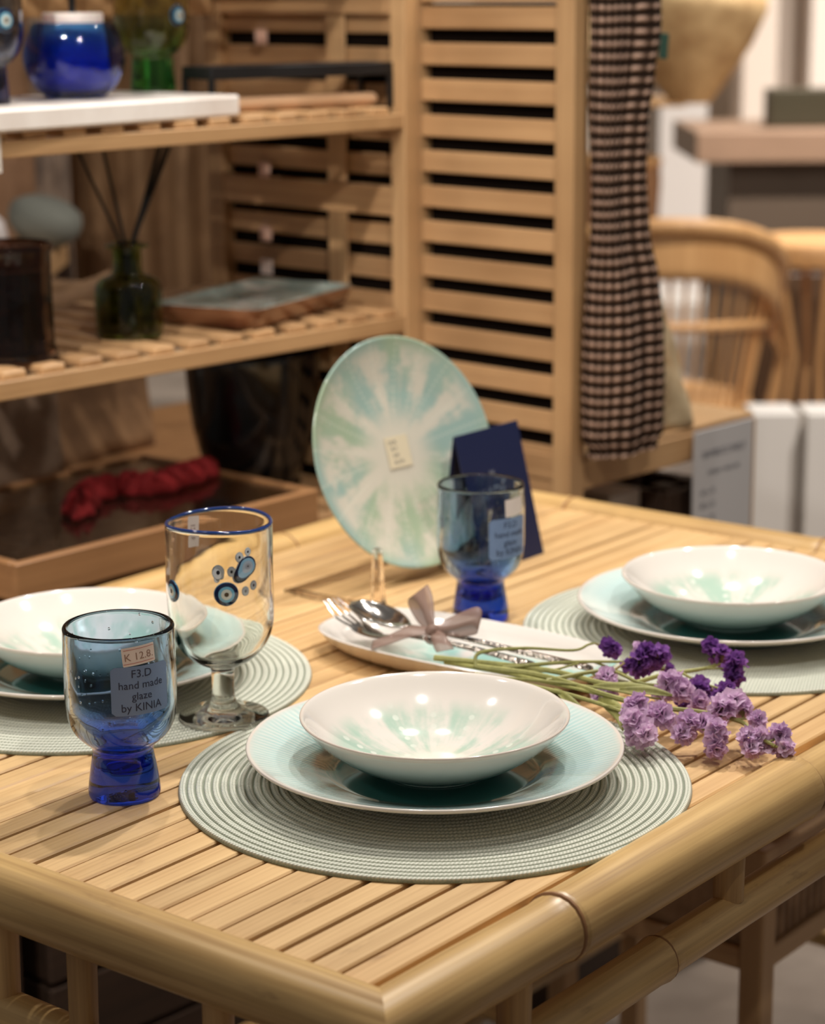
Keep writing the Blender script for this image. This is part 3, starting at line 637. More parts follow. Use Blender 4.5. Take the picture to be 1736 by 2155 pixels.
def sprig(label, stems, blooms, kind, leafs=()):
    o0 = Vector(stems[0][0][0]); t = empty('statice_sprig', o0, label=label, cat='flower', group='dried statice sprigs lying on the table')
    for pts, r in stems:
        P = spline(rel(pts, o0), 6); n = len(P); v, f = tubedata(P, [r * (1 - .5 * i / n) for i in range(n)], 7); link('stem', fixn(mesh('stem', v, f)), MAT['stem'], t)
    tips = [Vector(p) for pts, r in stems for p in spline(pts, 6)]
    for k, (p, s) in enumerate(blooms):
        p = Vector(p); me = BL[(kind, random.randrange(4))]; near = min(tips, key=lambda q: (q - p).length)
        out = (p - near); out = out.normalized() if out.length > .003 else Vector((random.uniform(-.5, .5), random.uniform(-.5, .5), 1)).normalized()
        out = (out + Vector((random.uniform(-.4, .4) - .3, random.uniform(-.4, .4) - .3, .4))).normalized()
        b = link('bloom', me, MAT['purple' if kind == 'p' else 'lilac'], t, p - o0, out.to_track_quat('Z', 'Y').to_euler()); b.scale = (s, s, s * random.uniform(.9, 1.15))
        q0 = near - o0; q1 = p - o0 - out * .002; mid = (q0 + q1) / 2 + Vector((0, 0, -.001))
        v, f = tubedata([q0, mid, q1], [.0009, .0011, .0024], 6); link('calyx', fixn(mesh('calyx', v, f)), MAT['calyx' if k % 2 else 'stem'], t)
    for pts, wdt in leafs:
        P = rel(pts, o0)
        def fn(u, q, P=spline(P, 5), wdt=wdt):
            i = min(int(q * (len(P) - 1) + .5), len(P) - 1); x = u * 2 - 1; ww = wdt * sin(pi * min(.98, q * .93 + .05)) ** .8
            return P[i] + Vector((.62, -.1, .77)) * (ww * x) + Vector((0, 0, .0015 * x * x))
        grid('leaf', 4, 10, fn, MAT['stem'], t, thick=.0005)
    return t
dark1 = [((.507, .199, .799), .8), ((.512, .194, .7965), .6)]
sprig('slender statice sprig with one small dark purple bloom, arching over the platter', [([(.439, .281, .784), (.448, .283, .794), (.467, .253, .799), (.484, .215, .800), (.497, .208, .803), (.504, .206, .803)], .0017), ([(.449, .300, .781), (.456, .262, .783), (.464, .230, .784), (.479, .205, .792)], .0016)], [((.509, .198, .801), .95), ((.513, .193, .797), .8)], 'p')
sprig('statice sprig with a dense dark purple cluster, nearest the right placemat', [([(.452, .262, .784), (.473, .225, .790), (.490, .198, .792), (.512, .178, .790)], .0019), ([(.490, .198, .792), (.505, .176, .782)], .0012)], [((.505, .173, .788), .95), ((.518, .171, .783), .95), ((.518, .164, .799), 1.1), ((.531, .160, .795), 1.0), ((.510, .166, .794), 1.0), ((.526, .168, .788), 1.1), ((.542, .159, .780), .7)], 'p')
sprig('statice sprig with spreading dark purple blooms at the far right', [([(.442, .326, .783), (.466, .228, .785), (.470, .164, .784), (.515, .147, .784), (.545, .126, .786), (.556, .116, .790)], .0026), ([(.528, .138, .785), (.528, .120, .780), (.526, .098, .779)], .0013), ([(.545, .126, .786), (.554, .104, .788)], .0011)], [((.560, .129, .801), .95), ((.556, .116, .798), .95), ((.561, .122, .789), .9), ((.553, .100, .795), 1.05), ((.551, .104, .788), .9), ((.548, .099, .783), .95), ((.523, .117, .779), 1.05), ((.530, .110, .774), .95), ((.526, .093, .778), 1.05), ((.520, .095, .772), .9), ((.508, .122, .769), .95)], 'p', [([(.455, .175, .784), (.462, .150, .786), (.472, .125, .787)], .004)])
sprig('long lilac statice sprig reaching to the table edge', [([(.441, .283, .784), (.451, .218, .785), (.440, .142, .785), (.448, .103, .783), (.464, .078, .780), (.475, .050, .775), (.464, .033, .772), (.457, .010, .769)], .0027), ([(.446, .318, .780), (.447, .255, .782), (.443, .190, .784), (.442, .150, .784)], .0021), ([(.433, .262, .781), (.441, .205, .786), (.452, .160, .786), (.462, .128, .783), (.486, .118, .776)], .0014), ([(.470, .060, .777), (.484, .045, .776)], .0010), ([(.464, .076, .780), (.476, .068, .783)], .0010), ([(.448, .103, .783), (.447, .085, .778), (.446, .062, .772)], .0012)], [((.470, .064, .785), 1.15), ((.482, .063, .786), 1.15), ((.486, .056, .781), .95), ((.476, .068, .779), .9), ((.484, .041, .776), .8), ((.481, .038, .770), .7), ((.457, .033, .771), .95), ((.462, .026, .772), .8), ((.452, .027, .765), .85), ((.460, .020, .768), .9), ((.470, .013, .775), .95), ((.463, .013, .766), .75), ((.464, .004, .767), .8), ((.445, .079, .776), 1.0), ((.437, .079, .770), 1.0), ((.453, .069, .775), .9), ((.448, .055, .775), 1.0), ((.445, .056, .768), 1.0), ((.442, .054, .763), .9)], 'l')
sprig('short lilac statice sprig with a tall cluster resting on the front placemat', [([(.428, .273, .782), (.435, .193, .781), (.431, .135, .779), (.425, .113, .777)], .0022), ([(.431, .150, .780), (.438, .108, .781)], .0012)], [((.431, .116, .787), 1.05), ((.425, .118, .781), 1.05), ((.417, .111, .780), 1.05), ((.421, .106, .773), 1.05), ((.414, .106, .768), 1.05), ((.411, .097, .772), .95), ((.438, .102, .780), 1.1), ((.442, .098, .775), .9)], 'l', [([(.440, .160, .780), (.430, .135, .777), (.418, .122, .768)], .006), ([(.437, .200, .781), (.428, .180, .778), (.424, .160, .772)], .0035)])
sprig('lilac statice sprig in the middle of the bunch, above the dark blooms', [([(.446, .214, .784), (.473, .190, .789), (.484, .175, .790), (.474, .143, .789), (.483, .124, .788)], .0020), ([(.473, .190, .789), (.479, .180, .782)], .0010)], [((.484, .119, .791), 1.15), ((.484, .112, .786), 1.1), ((.478, .124, .783), .9), ((.496, .103, .776), .95), ((.478, .177, .785), .95), ((.474, .172, .779), .95), ((.465, .174, .774), .8), ((.526, .176, .797), .8)], 'l', [([(.456, .150, .786), (.463, .128, .787), (.470, .110, .785)], .0035)])

# ================================================================== SHELF UNITS
def unitframe(name, label):
    o = empty(name, tuple(SO), (0, 0, SA), label, 'shelf'); return o
ua = unitframe('bamboo_shelf_unit', 'bamboo rack at the left with slatted shelves and slatted end panel')
A0, A1, B0, B1 = -1.25, 0.0, .245, .613
def bx(name, a0, a1, b0, b1, z0, z1, mat, par, bev=.0012): return box(name, a0, a1, b0, b1, z0, z1, mat, par, bev)
for a0 in (A0, A1 - .025):
    bx('post', a0, a0 + .025, B0, B0 + .025, 0, 1.72, MAT['sz'], ua); bx('post', a0, a0 + .025, B1 - .03, B1, 0, 1.72, MAT['sz'], ua)
sh_v, sh_f = boxdata(-.0155, .0155, B0 + .006, B1 - .006, -.005, .005, .002); shelf_slat = fixn(mesh('shelf_slat', sh_v, sh_f, False))
for zi, (zf0, zf1) in enumerate(((1.160, 1.1775), (.906, .9265), (.664, .6833), (1.45, 1.47))):
    bx('front_rail', A0 + .025, A1 - .025, B0 + .002, B0 + .017, zf0, zf1, MAT['sa'], ua); bx('back_rail', A0 + .025, A1 - .025, B1 - .022, B1 - .004, zf0, zf1, MAT['sa'], ua)
    bx('end_rail', A1 - .022, A1 - .006, B0 + .025, B1 - .03, zf0, zf1, MAT['sb'], ua); bx('end_rail', A0 + .006, A0 + .022, B0 + .025, B1 - .03, zf0, zf1, MAT['sb'], ua)
    a = A1 - .055 + random.uniform(-.01, .01)
    while a > A0 + .03:
        link('shelf_slat', shelf_slat, MAT['sb'], ua, (a, 0, zf1 + .0045)); a -= .0525
# end panel A
for k in range(34):
    zc = 1.2875 - .0437 * (k - 8); z0, z1 = zc - .0133, zc + .0133
    if zc > 1.70 or zc < .1 or 1.045 < zc < 1.095 or abs(zc - 1.31) < .02: continue
    bx('panel_slat', A1 - .014, A1 - .0085, B0 + .025, B1 - .03, z0, z1, MAT['sb'], ua, .001)
bx('back_rail', A0 + .025, A1 - .03, B1 - .024, B1 - .006, 1.296, 1.345, MAT['sa'], ua)
bx('panel_rail', A1 - .024, A1 - .004, B0 + .025, B1 - .03, 1.050, 1.086, MAT['sb'], ua); bx('panel_rail', A1 - .024, A1 - .004, B0 + .025, B1 - .03, 1.297, 1.33, MAT['sb'], ua)
bx('panel_stile', A1 - .021, A1 - .017, .353, .387, .27, 1.297, MAT['sz'], ua); bx('gap_shade', A1 - .006, A1 - .003, B0 + .026, B1 - .031, .05, 1.69, MAT['dark'], ua, 0)  # added dark sheet stands in for shade behind the slat gaps

ub = unitframe('bamboo_shelf_unit', 'bamboo rack at the right with louvred side panel, knitted towel over its front')
C1 = .40
for a0, zt in ((0.0015, 1.72), (C1 - .03, .7635)):
    bx('post', a0, a0 + .0285, 0, .028, 0, zt, MAT['sz'], ub); bx('post', a0, a0 + .0285, .246, .272, 0, zt, MAT['sz'], ub)
ps_v, ps_f = boxdata(.006, .0115, .028, .246, -.0133, .0133, .001); pslat = fixn(mesh('panel_slat', ps_v, ps_f, False))
for k in range(26):
    zc = 1.2935 - .0437 * k
    link('panel_slat', pslat, MAT['sb'], ub, (0, 0, zc))
bx('panel_rail', .004, .026, .028, .246, 1.312, 1.35, MAT['sb'], ub); bx('panel_rail', .004, .026, .028, .246, .74, .772, MAT['sb'], ub)
bx('gap_shade', .0235, .026, .028, .246, .1, 1.31, MAT['dark'], ub, 0)  # near-black sheet put in as the shade seen between slats
for z0 in (.728, .30):
    bx('front_rail', .03, C1 - .03, .002, .018, z0, z0 + .036, MAT['sa'], ub); bx('back_rail', .03, C1 - .03, .25, .268, z0, z0 + .036, MAT['sa'], ub)
    bx('shelf_board', .026, C1 - .002, .004, .27, z0 + .036, z0 + .044, MAT['sa'], ub)
lathe('bolt', [(0, .002), (.003, .002), (.004, 0), (.004, -.001)], plain('steel bolt', (120, 120, 124), .3, metal=1), ub, 16, (.0085, .043, .752), (0, radians(-90), 0))

# ------------------------------------------------------------------ things on the shelves
def onS(name, a, b, z, label, cat, group=None, rz=0): return empty(name, tuple(S(a, b, z)), (0, 0, SA + rz), label, cat, group)
def marble():
    t = NT('white marble'); a = t.noise(t.obj(), 6, 6, .6, dist=1.5); t.set(base=t.ramp(a, [(.35, lin((226, 214, 204))), (.6, lin((242, 234, 226)))]), rough=.3); return t.m
slab = box('marble_slab', -.5, 0, 0, .20, 0, .024, marble(), None, .003, tuple(S(-.288, .257, 1.1873)), (0, 0, SA + radians(4))); tag(slab, 'thick white marble slab on the upper left shelf', 'board')
ZS = 1.2115
v = onS('votive', -.452, .352, ZS, 'round cobalt blue glass candle holder with white candle on marble slab', 'candle holder')
VO = [(r * 1.08, z * .99) for r, z in [(0, 0), (.026, 0), (.0335, .004), (.043, .014), (.050, .028), (.0530, .045), (.051, .062), (.0465, .076), (.0425, .083), (.0405, .083), (.0445, .075), (.048, .062), (.050, .045), (.047, .029), (.040, .016), (.031, .008), (0, .006)]]
lathe('glass_body', dens2(VO), glass_mat('cobalt glass', [(0, (44, 84, 220)), (.65, (50, 96, 214)), (1, (80, 150, 200))], 0, .085), v, 64)
lathe('candle', [(0, .009), (.031, .009), (.042, .02), (.034, .078), (.034, .0915), (.0325, .0935), (0, .0935)], plain('white wax', (226, 214, 206), .5, sss=.2), v, 48)
lathe('black_rod', [(0, .0935), (.0040, .0935), (.0040, .135), (0, .135)], MAT['metal_black'], v, 12)  # unidentified black rod, stood on the candle top
def goblet2(name, a, b, label, stops, foot, eyes):
    t = onS(name, a, b, ZS, label, 'goblet', 'evil-eye goblets on the marble slab')
    P = [(0, 0), (.025, 0), (.0268, .0015), (.0272, .004), (.0258, .020), (.0245, .038), (.026, .0412), (.032, .046), (.039, .055), (.043, .067), (.0445, .082), (.0445, .150), (.0437, .1535), (.0425, .152), (.0422, .082), (.0405, .068), (.036, .057), (.028, .049), (0, .044)]
    lathe('glass_body', dens2(P), glass_mat(name + ' glass', stops, 0, .15), t, 64)
    for ph in eyes: bead(t, ph, .088, .0118, EYE, .0446)
    return t
goblet2('green_goblet', -.290, .408, 'green footed glass goblet with evil-eye bead on marble slab', [(0, (66, 160, 66)), (.24, (70, 164, 70)), (.30, (160, 196, 130)), (.6, (206, 208, 160)), (1, (214, 210, 172))], 1, [radians(-136 + 52)])
goblet2('smoky_goblet', -.594, .328, 'smoky blue footed glass goblet with evil-eye bead, cut by left edge', [(0, (70, 70, 96)), (.24, (74, 76, 104)), (.32, (160, 174, 204)), (1, (196, 204, 216))], 1, [radians(-136 + 45)])
# black riser with a wooden board beneath
rs = onS('metal_riser', 0, 0, 0, 'low black metal riser on the upper shelf beside the marble slab', 'riser')
rs.location = tuple(S(-.026, .264, 1.1873)); rs.rotation_euler.z = SA - radians(12)
box('top', -.258, 0, 0, .070, .038, .053, MAT['metal_black'], rs, .001)
for x in (-.256, -.003):
    for y in (.001, .064): box('leg', x - .003, x + .003, y - .001, y + .005, 0, .041, MAT['metal_black'], rs, 0)
bd = box('wooden_board', -.240, 0, 0, .045, 0, .016, bamboo('pale acacia board', (176, 130, 92), (216, 172, 132), 0, .5, .1, .6), None, .006, tuple(S(-.034, .278, 1.1873)), (0, 0, SA - radians(10))); tag(bd, 'rounded pale wooden board lying under the black riser', 'board')
# reed diffuser
df = onS('reed_diffuser', -.398, .338, .9363, 'dark green glass reed diffuser bottle with black reeds on the lower shelf', 'diffuser')
DF = [(0, 0), (.034, 0), (.038, .003), (.0392, .010), (.0392, .052), (.037, .062), (.030, .069), (.0195, .073), (.0172, .079), (.0172, .101), (.019, .103), (.025, .104), (.0252, .1065), (.018, .1085), (.0125, .108), (.0125, .080), (.014, .074), (.026, .066), (.034, .058), (.0362, .050), (.0362, .010), (.030, .006), (0, .005)]
lathe('bottle', dens2(DF), glass_mat('dark olive glass', [(0, (124, 136, 56)), (1, (124, 136, 56))], 0, .1), df, 64)
MAT['reed'] = plain('black reed', (16, 14, 13), .7)
for k, (x0, x1, y1) in enumerate(((-.004, -.070, .0), (.0, -.028, .002), (.004, .062, 0), (.006, .066, .004), (.005, .070, -.004), (.007, .074, .002), (.005, .058, -.002))):
    tube('reed', [(x0 * -2.2, -y1, .012), (x0, 0, .10), (x1 * .93, y1 * 2, .218)], .0019, MAT['reed'], df, 8)
# candle jar
jr = onS('candle_jar', -.582, .322, .9363, 'dark brown ribbed glass candle jar at the left end of the lower shelf', 'jar')
JR = [(0, 0), (.049, 0), (.0525, .003), (.0525, .010), (.0495, .014), (.0488, .06), (.0490, .112), (.0515, .117), (.0520, .123), (.0505, .126), (.048, .124), (.0462, .116), (.0462, .014), (.040, .008), (0, .007)]
def ribs(p):
    r = hypot(p.x, p.y)
    if r < .0475 or p.z < .013 or p.z > .113: return p
    k = 1 + .008 * sin(36 * atan2(p.y, p.x)); return Vector((p.x * k, p.y * k, p.z))
lathe('glass_body', dens2(JR), glass_mat('smoked brown glass', [(0, (128, 100, 90)), (1, (138, 108, 96))], 0, .12), jr, 144, fn=ribs)
lathe('wax', [(0, .009), (.0445, .009), (.0445, .095), (0, .095)], plain('dark wax', (74, 54, 46), .6), jr, 48)
# ceramic tray
def rect_shell(name, levels, mat, parent, loc, rz, rcorner=.02):
    v, f = [], []; n = 40
    for hx, hy, z in levels:
        for i in range(n):
            q = 2 * pi * (i + .5) / n; c, s = cos(q), sin(q); rc = rcorner; x = max(min(c * 2, 1), -1); y = max(min(s * 2, 1), -1)
            cxn, cyn = (hx - rc) * (1 if c > 0 else -1), (hy - rc) * (1 if s > 0 else -1); v.append((cxn + rc * c, cyn + rc * s, z))
    m = len(levels)
    for k in range(m - 1):
        for i in range(n): j = (i + 1) % n; f.append((k * n + i, k * n + j, (k + 1) * n + j, (k + 1) * n + i))
    f.append(tuple(range(n))); f.append(tuple((m - 1) * n + i for i in range(n)))
    return link(name, fixn(mesh(name, v, f, True, 50)), mat, parent, loc, (0, 0, rz))
def tray_glaze():
    t = NT('mottled celadon glaze'); o = t.obj(); a = t.noise(o, 16, 4, .6); t1 = t.ramp(a, [(.38, lin((208, 200, 188))), (.48, lin((160, 168, 158))), (.62, lin((140, 154, 146)))])
    nrm = t.xyz(t.n('ShaderNodeNewGeometry').outputs['Normal'])[2]; c = t.mix(t.smooth(nrm, .35, .1), t1, lin((132, 88, 60))); t.set(base=c, rough=.15, coat=.5, coatr=.05); return t.m
ct = rect_shell('ceramic_tray', [(.112, .062, 0), (.118, .068, .003), (.124, .074, .020), (.126, .076, .026), (.123, .073, .0265), (.116, .066, .019), (.10, .05, .017)], tray_glaze(), None, tuple(S(-.184, .352, .9363)), SA + radians(16)); tag(ct, 'rectangular celadon and brown ceramic tray on the lower shelf', 'tray')
# price rail tag at left edge
tg = empty('price_tag', tuple(S(-.645, .2455, 1.158)), (0, 0, SA), 'white shelf price tag clipped to the upper shelf rail at left edge', 'price tag'); box('card', -.02, .006, -.003, -.0018, -.012, .028, plain('white tag', (226, 216, 206), .5), tg, 0); box('print', -.008, .002, -.0034, -.0031, -.006, -.003, MAT['label_ink'], tg, 0)
# hanging peach tags on the end panel
for z in (1.268, 1.096, 1.012, .968):
    h = empty('hang_tag', tuple(S(-.0255, .500, z)), (0, 0, SA), ['small pale tag on the end panel above the riser', 'small peach tag on the end panel below the upper shelf', 'small peach tag on the end panel under its middle rail', 'lowest pale tag on the end panel, above the ceramic tray'][[1.268, 1.096, 1.012, .968].index(z)], 'tag', 'tags on the end panel')
    box('tag_card', -.001, 0, -.011, .011, -.010, .010, plain('peach tag', (222, 180, 158) if z != .968 else (232, 216, 206), .6), h, 0); tube('cord', [(-.0006, 0, .010), (-.0006, .001, .016), (.004, 0, .020)], .0006, MAT['price_ink'], h, 5)

# ------------------------------------------------------------------ display tray with red ribbon on the shelf below
TZ = .6931
tr = empty('shadow_box', tuple(S(0, 0, 0)), (0, 0, 0), 'shallow wooden glass-topped display box carrying a red bow, behind the table', 'display box')
trn = Vector((.5515, .9755, 0)); ta = atan2(.951 - .9755, 1.0175 - .5515); tr.location = (trn.x, trn.y, TZ); tr.rotation_euler = (0, 0, ta)
TW, TD, TH = .466, .318, .0425; MAT['walnut_a'] = bamboo('oak frame along', (140, 98, 62), (178, 130, 86), 0, .4, .05, .5); MAT['walnut_b'] = bamboo('oak frame across', (140, 98, 62), (178, 130, 86), 1, .4, .05, .5)
box('side', 0, TW, 0, .012, 0, TH, MAT['walnut_a'], tr); box('side', 0, TW, TD - .012, TD, 0, TH, MAT['walnut_a'], tr); box('side', 0, .012, .012, TD - .012, 0, TH, MAT['walnut_b'], tr); box('side', TW - .012, TW, .012, TD - .012, 0, TH, MAT['walnut_b'], tr)
box('bottom', .01, TW - .01, .01, TD - .01, .001, .006, bamboo('walnut base', (74, 52, 38), (104, 76, 56), 0, .5, .05, .5), tr, 0)
box('glass_lid', .012, TW - .012, .012, TD - .012, TH - .0065, TH - .0035, glass_mat('clear pane', [(0, (240, 240, 236)), (1, (240, 240, 236))], 0, .1), tr, 0)
MAT['red'] = plain('red velvet', (128, 10, 14), .85)
fl = empty('red_bow', tuple(Vector((trn.x, trn.y, TZ)) + Matrix.Rotation(ta, 3, 'Z') @ Vector((.30, .165, TH - .0033))), (0, 0, ta + .3), 'crumpled red fabric bow lying on the glass-topped display box', 'bow')
for k, (x, y, lx, ly, rz) in enumerate(((-.085, .01, .062, .022, .5), (-.02, .03, .055, .026, .1), (.04, -.02, .05, .028, -.3), (.10, -.03, .058, .026, -.1), (.02, .005, .03, .022, .8))):
    rg = random.Random(k); ph = rg.uniform(0, 6)
    lathe('fold', [(0, 0), (.8, 0), (1, .004), (.95, .010), (.7, .017), (.35, .020), (0, .019)], MAT['red'], fl, 28, (x, y, 0), (0, 0, rz), 90, fn=lambda p, lx=lx, ly=ly, ph=ph: Vector((p.x * lx * (1 + .12 * sin(5 * atan2(p.y, p.x) + ph)), p.y * ly * (1 + .2 * sin(7 * atan2(p.y, p.x) + ph)), p.z * (1 + .35 * sin(9 * atan2(p.y, p.x + .001) + ph)))))

# ------------------------------------------------------------------ under the lower shelf
ZU = .6772
pot = lathe('black_basin', dens2([(0, 0), (.11, 0), (.118, .006), (.114, .010), (.14, .030), (.164, .070), (.176, .120), (.178, .140), (.174, .142), (.168, .120), (.155, .072), (.13, .036), (0, .026)]), plain('black glazed ceramic', (15, 15, 16), .18, coat=.4), None, 64, tuple(S(-.106, .445, .6931))); tag(pot, 'large glossy black ceramic basin beside the display box, under the lower shelf', 'basin')
pot.scale = (.50, .50, 1.25)
def kraft(name, c1, c2):
    t = NT(name); a = t.noise(t.obj(), 14, 5, .6); t.set(base=t.ramp(a, [(.3, lin(c1)), (.7, lin(c2))]), rough=.75); t.bump(t.noise(t.obj(), 30, 3, .6), .4, .004); return t.m
MAT['kraft'] = kraft('kraft paper', (120, 88, 58), (156, 118, 80))
def bag(name, w_, d_, h_, loc, rz, mat, label, handles=True, cat='bag'):
    t = empty(name, loc, (0, 0, rz), label, cat)
    def fn(u, v):
        q = u * 4; e = [(-1, -1), (1, -1), (1, 1), (-1, 1), (-1, -1)]; i = min(int(q), 3); fr = q - i; x = e[i][0] + (e[i + 1][0] - e[i][0]) * fr; y = e[i][1] + (e[i + 1][1] - e[i][1]) * fr
        pin = 1 - .35 * v * (1 if i in (1, 3) else 1) * (1 - abs(x) * .0); return Vector((x * w_ / 2 * (1 + .02 * sin(v * 9 + i)), y * d_ / 2 * (1 - .45 * v) * (1 - .12 * sin(v * 6) * (1 - abs(x))), v * h_ + .006 * sin(x * 5 + i)))
    grid('body', 32, 12, fn, mat, t, closed=True, thick=.0015); box('base', -w_ / 2, w_ / 2, -d_ / 2, d_ / 2, 0, .002, mat, t, 0)
    if handles:
        for s in (-1, 1): tube('handle', spline([(-.05, s * d_ * .26, h_ - .03), (-.055, s * d_ * .3, h_ + .02), (-.03, s * d_ * .32, h_ + .055), (.03, s * d_ * .32, h_ + .055), (.055, s * d_ * .3, h_ + .02), (.05, s * d_ * .26, h_ - .03)], 5), .0035, plain('cotton cord', (178, 150, 122), .8), t, 8)
    return t
bag('gift_bag', .25, .09, .25, tuple(S(-.115, .82, ZU)), SA + .15, MAT['kraft'], 'brown paper gift bag beside the black basin', False)
bag('linen_pouch', .12, .07, .20, tuple(S(-.285, .735, ZU)), SA - .2, kraft('taupe linen', (132, 108, 88), (172, 146, 122)), 'taupe cloth pouch with cord handles on the bench behind the rack', True)
wb = box('white_carton', -.06, .06, -.05, .05, 0, .085, MAT['white'], None, .002, tuple(S(-.43, .77, ZU)), (0, 0, SA)); tag(wb, 'small white carton on the bench at the far left', 'box')
bn = empty('display_bench', tuple(S(0, .66, 0)), (0, 0, SA), 'dark wooden bench behind the left rack carrying paper and cloth bags', 'bench'); box('top', -.9, .3, 0, .36, ZU - .032, ZU - .0002, MAT['walnut_a'], bn)
for x in (-.88, .24):
    for y in (.01, .31): box('leg', x, x + .04, y, y + .04, 0, ZU - .0315, MAT['walnut_b'], bn)
# goods hanging and stacked behind the left rack
def cloth(name, c1, c2, r0, r1, d, z0, z1, amp, fr, label, cat, ph=0, flare=0, thick=.004):
    m = kraft(name + ' fabric', c1, c2)
    o0 = G((r0 + r1) / 2, d, z0)
    def fn(u, v):
        rr = (u - .5) * (r1 - r0) * (1 + flare * (1 - v)); return Vector((rr, amp * sin(u * fr * 2 * pi + ph) * (.6 + .4 * (1 - v)) + .01 * sin(v * 5 + u * 3), v * (z1 - z0) + .006 * sin(u * 9)))
    o = grid(name, 60, 14, fn, m, None, thick=thick, loc=tuple(o0), rot=(0, 0, GA)); return tag(o, label, cat)
cloth('linen_throw', (124, 92, 62), (156, 120, 84), -.61, -.30, 3.93, .70, 1.445, .022, 4.2, 'tan linen curtain hanging in folds behind the left rack', 'cloth')
cloth('patterned_scarf', (92, 80, 74), (186, 160, 138), -.665, -.60, 3.89, .72, 1.445, .010, 1.6, 'grey and beige scarf hanging behind the reed diffuser', 'scarf', 1.0)
cloth('peach_cloth', (150, 112, 82), (190, 146, 110), -.90, -.62, 3.95, .70, 1.445, .016, 2.2, 'light brown cloth hanging behind the candle jar', 'cloth', 2)
cu = lathe('grey_cushion', [(0, 0), (.08, .005), (.11, .03), (.115, .05), (.11, .07), (.08, .085), (0, .09)], plain('grey green velvet', (118, 118, 108), .9), None, 32, tuple(G(-.63, 3.72, .915)), (radians(20), 0, 0)); tag(cu, 'grey green cushion behind the candle jar', 'cushion')
cu.scale = (.55, .55, .75)
wbll = lathe('white_globe', [(0, 0), (.02, .002), (.035, .015), (.04, .04), (.035, .062), (.02, .077), (.012, .085), (0, .085)], plain('white ceramic', (226, 216, 212), .4), None, 32, tuple(G(-.695, 3.55, .9002))); tag(wbll, 'small white ceramic globe at the far left behind the jar', 'globe')
sp = box('stock_ledge', -.30, .0, -.08, .22, .86, .9, MAT['sa'], None, .003, tuple(G(-.60, 3.60, 0)), (0, 0, GA)); tag(sp, 'short wooden ledge behind the candle jar carrying cushion and globe', 'ledge')
pp = cloth('plum_cloth', (84, 50, 58), (110, 70, 78), -.78, -.66, 3.62, .48, .80, .012, 1.5, 'plum coloured cloth at the far left below the shelf', 'cloth', 0)

# ------------------------------------------------------------------ right rack: towel, cloth, sign
def waffle():
    t = NT('waffle knit towel'); u, v, _ = t.xyz(t.uv())[:3]
    nz = t.noise(t.obj(), 14, 2, .5); su = t.math('SINE', t.math('MULTIPLY', u, 2 * pi * 22)); svv = t.math('SINE', t.math('ADD', t.math('MULTIPLY', v, 2 * pi * 43), t.math('MULTIPLY', nz, 2.5)))
    h = t.math('MULTIPLY', t.math('POWER', t.math('MULTIPLY', t.math('ADD', svv, 1), .5), 1.2), t.math('ADD', .35, t.math('MULTIPLY', t.math('ADD', su, 1), .325))); fz = t.noise(t.obj(), 500, 2, .6)
    f = t.math('ADD', h, t.math('MULTIPLY', t.math('SUBTRACT', fz, .5), .35))
    t.set(base=t.ramp(f, [(.20, lin((40, 29, 22))), (.42, lin((118, 92, 76))), (.75, lin((198, 164, 144)))]), rough=.95, spec=.1); t.bump(h, 1, .006); return t.m
tw = empty('knit_towel', tuple(S(.071, -.030, .775)), (0, 0, SA), 'black and beige waffle knit towel hanging on the right rack', 'towel')
TE = [(.775, .132), (.85, .130), (.92, .128), (.98, .120), (1.045, .098), (1.12, .090), (1.18, .092), (1.23, .104), (1.28, .118), (1.33, .116), (1.40, .10)]
def towelf(u, v):
    q = 2 * pi * u; z = v * .60; zz = z + .775; e = TE[-1][1]
    for (za, ea), (zb, eb) in zip(TE, TE[1:]):
        if za <= zz <= zb: k = (zz - za) / (zb - za); e = ea + (eb - ea) * k * k * (3 - 2 * k); break
    hw = (e - .004) / 2; xc = .004 + hw - .071; hd = .024 + .004 * sin(v * 9); c, s = cos(q), sin(q)
    x = hw * abs(c) ** .75 * (1 if c >= 0 else -1); y = hd * abs(s) ** .75 * (1 if s >= 0 else -1); k = 1 if .02 < v < .995 else .85
    return Vector((xc + x * k, y * k + .004 * sin(x * 90 + v * 4), z))
tb = grid('towel_body', 72, 60, towelf, waffle(), tw, closed=True)
hk = tube('hanging_loop', [(-.02, 0, .585), (0, .02, .66), (.02, 0, .585)], .003, MAT['reed'], tw, 8)
tube('peg', [(-.066, .040, .655), (.0, .0, .655), (.004, -.012, .660)], .005, MAT['sz'], tw, 8)
gr = box('green_tag', -.008, .008, -.001, .001, -.030, .0, plain('green tag', (52, 84, 70), .6), tw, .0005, (.049, -.012, .50), (0, .1, 0))
cl = empty('canvas_bag', tuple(S(.215, .06, .7722)), (0, 0, SA), 'crumpled cream and tan canvas bag sitting on the right rack shelf', 'bag')
def bagf(u, v):
    q = 2 * pi * u; rr = (1 - .62 * v ** 1.2) * (1 + .10 * sin(5 * q + v * 7) + .06 * sin(9 * q - v * 5)); return Vector((.092 * rr * cos(q) - .045 * v, .055 * rr * sin(q), v * .235))
grid('bag_body', 48, 20, bagf, kraft('cream canvas', (150, 118, 78), (206, 186, 150)), cl, closed=True, thick=.002)
sg = empty('shop_sign', tuple(S(.304, -.012, .765)), (0, 0, SA), 'white printed notice hanging from the right rack shelf edge', 'sign')
box('sign_board', -.066, .066, -.003, 0, -.205, .005, plain('white notice board', (196, 192, 190), .5), sg, .0005)
def lines(y, segs):
    for x0, x1, h in segs: box('print_line', x0, x1, -.0036, -.0031, y - h / 2, y + h / 2, MAT['label_ink'], sg, 0)
